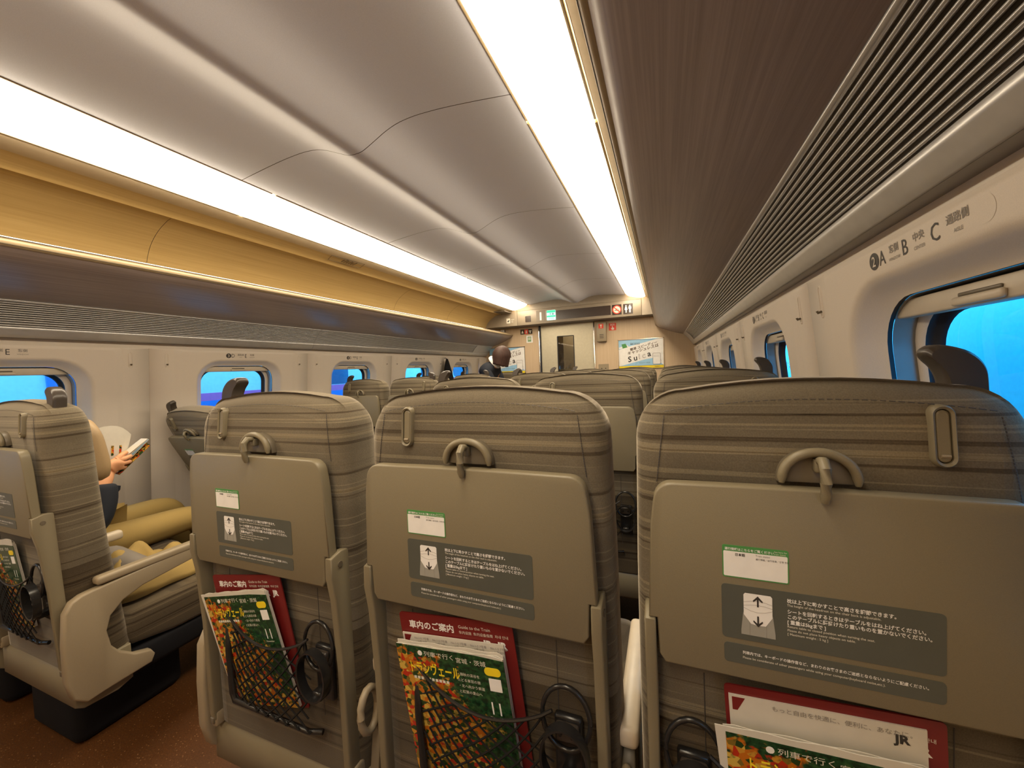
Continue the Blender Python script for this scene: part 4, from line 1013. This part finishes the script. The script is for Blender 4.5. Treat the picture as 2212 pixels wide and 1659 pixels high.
# ------------------------------------------------------------------ skinned figures
def skinned(name, nodes, edges, mat, parent=None, root=0, sub=2):
    keys = list(nodes); me = bpy.data.meshes.new(name)
    me.from_pydata([nodes[k][0] for k in keys], [(keys.index(a), keys.index(b)) for a, b in edges], [])
    o = bpy.data.objects.new(name, me); C.objects.link(o)
    sk = o.modifiers.new('s', 'SKIN'); sk.use_smooth_shade = True; sk.branch_smoothing = .3
    for i, k in enumerate(keys):
        r = nodes[k][1]; r = r if isinstance(r, tuple) else (r, r)
        me.skin_vertices[0].data[i].radius = r; me.skin_vertices[0].data[i].use_root = (i == root)
    ss = o.modifiers.new('u', 'SUBSURF'); ss.levels = sub; ss.render_levels = sub
    dg = bpy.context.evaluated_depsgraph_get(); nm = bpy.data.meshes.new_from_object(o.evaluated_get(dg))
    o.modifiers.clear(); old = o.data; o.data = nm; bpy.data.meshes.remove(old)
    nm.materials.clear(); nm.materials.append(mat)
    for p in nm.polygons: p.use_smooth = True; p.material_index = 0
    if parent: local(o, parent)
    return o
def chain(*k): return list(zip(k, k[1:]))

# reader in the left window seat
rd = thing('person', 'seated person in navy jacket and khaki trousers reading a magazine', 'person', (-2.44, .80, 0))
nd = {'pel': ((-2.44, .80, .51), (.15, .11)), 'sp': ((-2.44, .775, .64), (.14, .10)), 'ch': ((-2.44, .765, .80), (.15, .105)), 'nk': ((-2.44, .770, .90), .050), 'hd': ((-2.44, .795, .955), (.066, .082)), 'ht': ((-2.44, .805, 1.01), (.068, .085)), 'hz': ((-2.44, .805, 1.05), (.045, .055)),
      'rs': ((-2.28, .765, .84), .060), 're': ((-2.225, .850, .60), .042), 'rw': ((-2.252, .895, .785), .029),
      'ls': ((-2.59, .765, .84), .060), 'le': ((-2.60, .90, .62), .042), 'lw': ((-2.50, 1.02, .80), .027), 'lh': ((-2.46, 1.06, .84), (.032, .018)),
      'rh': ((-2.35, .85, .50), .07), 'rk': ((-2.31, 1.27, .50), .052), 'ra': ((-2.30, 1.38, .12), .045), 'rf': ((-2.30, 1.47, .05), .04),
      'lhp': ((-2.53, .85, .50), .07), 'lk': ((-2.56, 1.27, .52), .052), 'la': ((-2.57, 1.38, .12), .045), 'lf': ((-2.57, 1.47, .05), .04),
      # right hand: palm and five fingers
      'pm': ((-2.262, 0.910, 0.825), (.026, .036)), 'pk': ((-2.270, 0.940, 0.858), (.022, .040)),
      'i1': ((-2.262, 0.965, 0.892), .0105), 'i2': ((-2.283, 0.995, 0.900), .0095), 'i3': ((-2.315, 1.000, 0.892), .008),
      'm1': ((-2.256, 0.975, 0.876), .0105), 'm2': ((-2.276, 1.007, 0.880), .0095), 'm3': ((-2.312, 1.007, 0.874), .008),
      'g1': ((-2.256, 0.975, 0.856), .0100), 'g2': ((-2.276, 1.003, 0.856), .009), 'g3': ((-2.310, 1.001, 0.852), .0078),
      'l1': ((-2.262, 0.965, 0.836), .0090), 'l2': ((-2.282, 0.987, 0.834), .008), 'l3': ((-2.308, 0.987, 0.832), .007),
      't1': ((-2.275, 0.900, 0.855), .0135), 't2': ((-2.290, 0.900, 0.888), .0115), 't3': ((-2.305, 0.913, 0.908), .0095)}
ed = chain('pel', 'sp', 'ch', 'nk', 'hd', 'ht', 'hz')+chain('ch', 'rs', 're', 'rw', 'pm', 'pk')+chain('ch', 'ls', 'le', 'lw', 'lh')+chain('pel', 'rh', 'rk', 'ra', 'rf')+chain('pel', 'lhp', 'lk', 'la', 'lf')
for f in 'imgl': ed += chain('pk', f+'1', f+'2', f+'3')
ed += chain('pm', 't1', 't2', 't3')
body = skinned('body', nd, ed, M['skin'], rd)
skinned('hair', {'a': ((-2.44, .78, 1.00), (.075, .088)), 'b': ((-2.44, .785, 1.045), (.066, .078)), 'c': ((-2.44, .765, .95), (.065, .06))}, [('a', 'b'), ('a', 'c')], M['hair'], rd)
skinned('jacket', {'p': ((-2.44, .79, .55), (.175, .135)), 's': ((-2.44, .775, .66), (.165, .125)), 'c': ((-2.44, .765, .80), (.175, .13)), 'n': ((-2.44, .765, .875), (.085, .075)),
    'rs': ((-2.285, .765, .83), .078), 'ru': ((-2.245, .81, .70), .068), 're': ((-2.222, .853, .600), .066), 'rm': ((-2.236, .878, .690), .060), 'rw': ((-2.250, .893, .765), .052), 'rx': ((-2.252, .896, .788), .047),
    'ls': ((-2.59, .765, .83), .078), 'le': ((-2.60, .90, .61), .062), 'lw': ((-2.51, 1.0, .77), .046)},
    chain('p', 's', 'c', 'n')+chain('c', 'rs', 'ru', 're', 'rm', 'rw', 'rx')+chain('c', 'ls', 'le', 'lw'), M['navy'], rd)
# turned cuff flap
m = MB(); m.prism([(.920, .772), (.945, .764), (.942, .748), (.928, .730), (.910, .735)], 'x', -2.262, -2.232, M['navy'], .006); local(m.build('cuff'), rd)
tr = skinned('trousers', {'p': ((-2.44, .80, .51), (.18, .135)), 'rh': ((-2.345, .88, .500), (.095, .085)), 'rt': ((-2.325, 1.08, .505), (.082, .072)), 'rk': ((-2.31, 1.28, .505), .070), 'rc': ((-2.305, 1.34, .32), .07), 'ra': ((-2.30, 1.38, .14), .062),
    'lh': ((-2.53, .88, .505), (.095, .085)), 'lt': ((-2.545, 1.08, .525), (.082, .072)), 'lk': ((-2.56, 1.28, .53), .070), 'lc': ((-2.565, 1.34, .32), .07), 'la': ((-2.57, 1.38, .14), .062)},
    chain('p', 'rh', 'rt', 'rk', 'rc', 'ra')+chain('p', 'lh', 'lt', 'lk', 'lc', 'la'), M['khaki'], rd)
for x in (-2.30, -2.57):
    m = MB(); m.loft([[(x+a, y, z+b*h) for a, b in circ(w_, 14, 0, 0)] for y, w_, z, h in ((1.33, .02, .06, 1), (1.36, .045, .06, 1.1), (1.44, .048, .055, .9), (1.52, .045, .045, .7), (1.58, .02, .035, .6))], M['black_matt'], cap0=True, cap1=True); local(m.build('shoe'), rd)

# the open magazine in the reader's hands: one page arched up, the other seen nearly edge-on
MGY = -.02
mg = thing('open_magazine', 'open magazine held up by the seated reader, cream page arched', 'magazine', (-2.30, 1.0, .87))
def curved(pts, x0, x1, mat, th=.0012, n=14, bulge=0):
    m = MB(); pts = catmull(pts, 5); rings = []
    for sgn, seq in ((1, pts), ):
        for y, z in pts: rings.append([(x0, y, z), (x1, y+bulge, z), (x1, y+th+bulge, z+th), (x0, y+th, z+th)])
    m.loft(rings, mat, cap0=True, cap1=True); return m
# left page: curling surface that faces the reader's right and the camera
L_ = MB(); rows = []
sp0, sp1 = Vector((-2.330, .985, .862)), Vector((-2.300, 1.075, .940))
NU, NV = 14, 8
vs = []
for j in range(NV+1):
    v = j/NV
    for i in range(NU+1):
        u = i/NU
        ang = PI*(.18+.70*v)
        y = 1.045-.165*v+.010*math.sin(PI*v); z = .842+.130*u*(1-.10*v)+.045*math.sin(PI*v)*u - .050*v*(1-u)+.030*v*u; x = -2.335-.030*v+.045*math.sin(PI*v)
        vs.append((x, y+.030*(u-.5)*(1-v), z))
fs = [(j*(NU+1)+i, j*(NU+1)+i+1, (j+1)*(NU+1)+i+1, (j+1)*(NU+1)+i) for j in range(NV) for i in range(NU)]
L_.add(vs, fs, M['paper']); L_.add([(x-.0012, y, z) for x, y, z in vs], [f[::-1] for f in fs], M['paper'])
i0 = 3*(NU+1)+4
q = [Vector(vs[a])+Vector((.0016, 0, 0)) for a in (2*(NU+1)+5, 2*(NU+1)+8, 4*(NU+1)+8, 4*(NU+1)+5)]
L_.add([tuple(a) for a in q], [(0, 1, 2, 3)], M['autumn'], False)
local(L_.build('left_page'), mg)
R_ = MB(); a, b = Vector((-2.345, .960, .842)), Vector((-2.320, 1.088, .948))
for k, (mat, off) in enumerate(((M['paper'], 0), (M['paper'], .0035), (M['skyblue'], .007), (M['paper'], .0095))):
    o_ = Vector((.0, .006, -.008))*k
    p = [a+o_, b+o_*.2, b+o_*.2+Vector((.045, .005, .0)), a+o_+Vector((.045, .006, -.004))]
    R_.add([tuple(x) for x in p]+[tuple(x+Vector((0, .0008, -.0012))) for x in p], [(0, 1, 2, 3), (7, 6, 5, 4), (0, 4, 5, 1), (1, 5, 6, 2), (2, 6, 7, 3), (3, 7, 4, 0)], mat, False)
p = [a+Vector((0, .022, -.03)), b+Vector((0, .006, -.010)), b+Vector((.048, .010, -.032)), a+Vector((.048, .03, -.04))]
R_.add([tuple(x) for x in p]+[tuple(x+Vector((0, .001, -.0015))) for x in p], [(0, 1, 2, 3), (7, 6, 5, 4), (0, 4, 5, 1), (1, 5, 6, 2), (2, 6, 7, 3), (3, 7, 4, 0)], M['autumn'], False)
local(R_.build('right_page'), mg); mg.location.y += MGY

# coat heaped on the near seat and a dark rolled cloth under it
def heap(name, cx, cy, z0, rx, ry, h, mat, seed, label, cat, lumps=7):
    rnd = random.Random(seed); bl = [(rnd.uniform(-.6, .6), rnd.uniform(-.6, .6), rnd.uniform(.25, .5), rnd.uniform(.5, 1)) for _ in range(lumps)]
    m = MB(); NA, NR = 40, 14; vs = [(cx, cy, z0+h)]; ph = [rnd.uniform(0, 6) for _ in range(4)]
    def Z(u, v):
        d = math.hypot(u, v); base = max(0, 1-d**2.6)**.8
        e = sum(k*math.exp(-((u-a)**2+(v-b)**2)/(r*r*.35)) for a, b, r, k in bl)/2.4
        f = .12*math.sin(7*u+3*v+ph[0])+.08*math.sin(11*v-5*u+ph[1])
        return base*(.45+.5*e+f*.8)
    vs = [(cx, cy, z0+h*Z(0, 0))]
    for j in range(1, NR+1):
        for i in range(NA):
            t = 2*PI*i/NA; d = j/NR; k = 1+.10*math.sin(3*t+ph[2])+.06*math.sin(5*t+ph[3])
            u, v = d*math.cos(t), d*math.sin(t); vs.append((cx+rx*u*k, cy+ry*v*k, z0+h*Z(u, v)))
    fs = [(0, 1+i, 1+(i+1) % NA) for i in range(NA)]
    for j in range(NR-1):
        for i in range(NA): a, b = 1+j*NA+i, 1+j*NA+(i+1) % NA; fs.append((a, a+NA, b+NA, b))
    fs.append(tuple(1+(NR-1)*NA+i for i in range(NA))[::-1])
    m.add(vs, fs, mat); o = shift(m.build(name), (cx, cy, z0)); return tag(o, label, cat)
heap('coat', -1.945, .885, .436, .185, .185, .175, M['khaki'], 3, 'crumpled khaki coat heaped on the aisle seat beside the reader', 'coat')

# ------------------------------------------------------------------ small things around the seats
m = MB(); m.tube([(-2.16, .80, .50), (-2.05, .82, .515), (-1.86, .83, .50)], [.05, .056, .045], M['greyink'], 16)
tag(shift(m.build('rolled_garment'), (-2.0, .82, .5)), 'dark grey rolled garment under the khaki coat on the aisle seat', 'garment')
def shoe(cx, cy, rz):
    root = thing('striped_shoe', 'black shoe with white stripes on the floor beyond the aisle seat', 'shoe', (cx, cy, 0), rz)
    m = MB(); secs = []
    for y, w_, h in ((-.13, .018, .085), (-.12, .036, .10), (-.06, .040, .105), (0, .040, .085), (.06, .046, .062), (.11, .044, .050), (.14, .025, .035)):
        secs.append([(a, y, .018+h/2+b*1.0) for a, b in [(p*1.0, q) for p, q in rrect(w_, h/2, min(w_, h/2)*.8, 5)]])
    m.loft(secs, M['black_matt'], cap0=True, cap1=True); m.build('upper', root)
    m = MB(); m.prism([(a, b) for a, b in rrect(.046, .14, .044, 6)], 'z', 0, .022, M['black'], .004); m.build('sole', root)
    m = MB()
    for e in (-1, 1):
        for k in range(3):
            y = -.075+.038*k; m.prism([(y, .025), (y+.016, .025), (y+.004, .100-.012*k), (y-.012, .100-.012*k)], 'x', e*.0385-.003, e*.0385+.003, M['white'], 0)
        m.box((-.02, -.134, .03), (.02, -.128, .10), M['white'])
    m.build('stripe', root)
    return root
shoe(-1.90, 1.12, math.radians(62))

# person standing in the row before the end wall, bent forward
pr = thing('person', 'standing person with brown bob hair, dark jacket and white collar, bending forward', 'person', (-2.12, 4.45, 0))
skinned('body', {'pel': ((-2.20, 4.47, .86), (.14, .11)), 'sp': ((-2.14, 4.47, 1.02), (.12, .10)), 'ch': ((-2.03, 4.47, 1.19), (.135, .10)), 'nk': ((-1.955, 4.47, 1.31), .048), 'hd': ((-1.890, 4.47, 1.360), (.075, .085)), 'hf': ((-1.855, 4.47, 1.325), (.06, .07)), 'ns': ((-1.812, 4.47, 1.29), .022),
    'rs': ((-2.02, 4.33, 1.18), .055), 're': ((-1.93, 4.30, .97), .042), 'rw': ((-1.80, 4.36, .83), .03), 'rh': ((-1.74, 4.38, .79), (.035, .02)), 'rf': ((-1.69, 4.39, .75), .016),
    'ls': ((-2.02, 4.61, 1.18), .055), 'le': ((-1.93, 4.62, .97), .042), 'lw': ((-1.80, 4.56, .83), .03), 'lh': ((-1.74, 4.54, .79), (.035, .02)), 'lf': ((-1.69, 4.53, .75), .016),
    'a1': ((-2.20, 4.40, .80), .085), 'a2': ((-2.19, 4.39, .46), .055), 'a3': ((-2.21, 4.39, .10), .038), 'a4': ((-2.10, 4.39, .04), .035),
    'b1': ((-2.20, 4.54, .80), .085), 'b2': ((-2.19, 4.55, .46), .055), 'b3': ((-2.21, 4.55, .10), .038), 'b4': ((-2.10, 4.55, .04), .035)},
    chain('pel', 'sp', 'ch', 'nk', 'hd', 'hf', 'ns')+chain('ch', 'rs', 're', 'rw', 'rh', 'rf')+chain('ch', 'ls', 'le', 'lw', 'lh', 'lf')+chain('pel', 'a1', 'a2', 'a3', 'a4')+chain('pel', 'b1', 'b2', 'b3', 'b4'), M['skin'], pr)
skinned('jacket', {'h': ((-2.22, 4.47, .80), (.17, .15)), 'p': ((-2.19, 4.47, .92), (.155, .135)), 's': ((-2.10, 4.47, 1.12), (.165, .14)), 'c': ((-2.03, 4.47, 1.245), (.17, .135)), 'n': ((-1.985, 4.47, 1.325), (.10, .09)),
    'rs': ((-2.02, 4.335, 1.18), .078), 're': ((-1.93, 4.30, .97), .062), 'rw': ((-1.83, 4.35, .85), .045), 'ls': ((-2.02, 4.605, 1.18), .078), 'le': ((-1.93, 4.62, .97), .062), 'lw': ((-1.83, 4.57, .85), .045)},
    chain('h', 'p', 's', 'c', 'n')+chain('c', 'rs', 're', 'rw')+chain('c', 'ls', 'le', 'lw'), M['navy'], pr)
skinned('trousers', {'p': ((-2.20, 4.47, .84), (.16, .14)), 'a1': ((-2.20, 4.39, .76), .10), 'a2': ((-2.19, 4.385, .44), .075), 'a3': ((-2.21, 4.385, .10), .06), 'b1': ((-2.20, 4.55, .76), .10), 'b2': ((-2.19, 4.555, .44), .075), 'b3': ((-2.21, 4.555, .10), .06)},
    chain('p', 'a1', 'a2', 'a3')+chain('p', 'b1', 'b2', 'b3'), M['black_matt'], pr)
ax = Vector((.78, 0, .63)).normalized(); c0 = Vector((-1.958, 4.47, 1.318)); u1 = Vector((0, 1, 0)); u2 = ax.cross(u1)
m = MB(); m.loft([[tuple(c0+ax*h+(u1*math.cos(t)+u2*math.sin(t))*r) for t in [2*PI*i/20 for i in range(20)]] for h, r in ((-.035, .094), (-.01, .090), (.012, .074), (.014, .064), (-.01, .070))], M['white']); local(m.build('collar'), pr)
# bob haircut hanging forward
m = MB(); hc = Vector((-1.880, 4.47, 1.375)); NA, NB = 28, 14; vs = []
for j in range(NB+1):
    ph = PI*.5-(PI*.98)*j/NB*.80
    for i in range(NA):
        t = 2*PI*i/NA; r = math.cos(ph) if ph > 0 else 1.0-.10*(-ph)
        zz = math.sin(ph)*.118 if ph > 0 else ph*.115
        xx, yy = math.cos(t)*r*.105, math.sin(t)*r*.108
        dz = -.012*abs(math.sin(5*t)) if j > NB-2 else 0
        face = (math.cos(t) > .55 and ph < .1)
        if face: xx *= .93
        vs.append((hc.x+xx+(.12*max(0, -zz)), hc.y+yy, hc.z+zz+dz+.15*xx*0))
fs = [(j*NA+i, j*NA+(i+1) % NA, (j+1)*NA+(i+1) % NA, (j+1)*NA+i) for j in range(NB) for i in range(NA)]
m.add(vs, fs, M['hair']); hair = m.build('hair')
sol = hair.modifiers.new('t', 'SOLIDIFY'); sol.thickness = .012; sol.offset = -1
Mh = Matrix.Translation(hc) @ Matrix.Rotation(math.radians(18), 4, 'Y') @ Matrix.Translation(-hc)
hair.data.transform(Mh); local(hair, pr)
for y in (4.385, 4.555):
    m = MB(); m.loft([[(x, y+a, z+b*h) for a, b in circ(w_, 14, 0, 0)] for x, w_, z, h in ((-2.27, .02, .06, 1), (-2.24, .045, .06, 1.1), (-2.16, .048, .055, .9), (-2.08, .045, .045, .7), (-2.02, .02, .035, .6))], M['black'], cap0=True, cap1=True); local(m.build('shoe'), pr)

# dark jacket hanging on the left wall
m = MB(); rows = []
for k in range(13):
    t = k/12; z = 1.375-.42*t; wd = .012+.150*t**.8; yc = 4.40+.035*t; rg = []
    for i in range(20):
        a = 2*PI*i/20; f = 1+.10*math.sin(3*a+4*t)*t
        rg.append((-2.625+.008+math.cos(a)*(.012+.030*min(1, t*1.8))*f+.0, yc+math.sin(a)*wd*f, z+.01*math.sin(a*2)*t))
    rows.append(rg)
m.loft(rows[::-1], M['black_matt'], cap0=True, cap1=True); m.tube([(-2.655, 4.40, 1.385), (-2.635, 4.40, 1.388), (-2.618, 4.40, 1.372)], .004, M['black_matt'], 6)
tag(shift(m.build('hanging_jacket'), (-2.62, 4.40, 1.375)), 'black jacket hanging on the left wall between the two farthest windows', 'jacket')
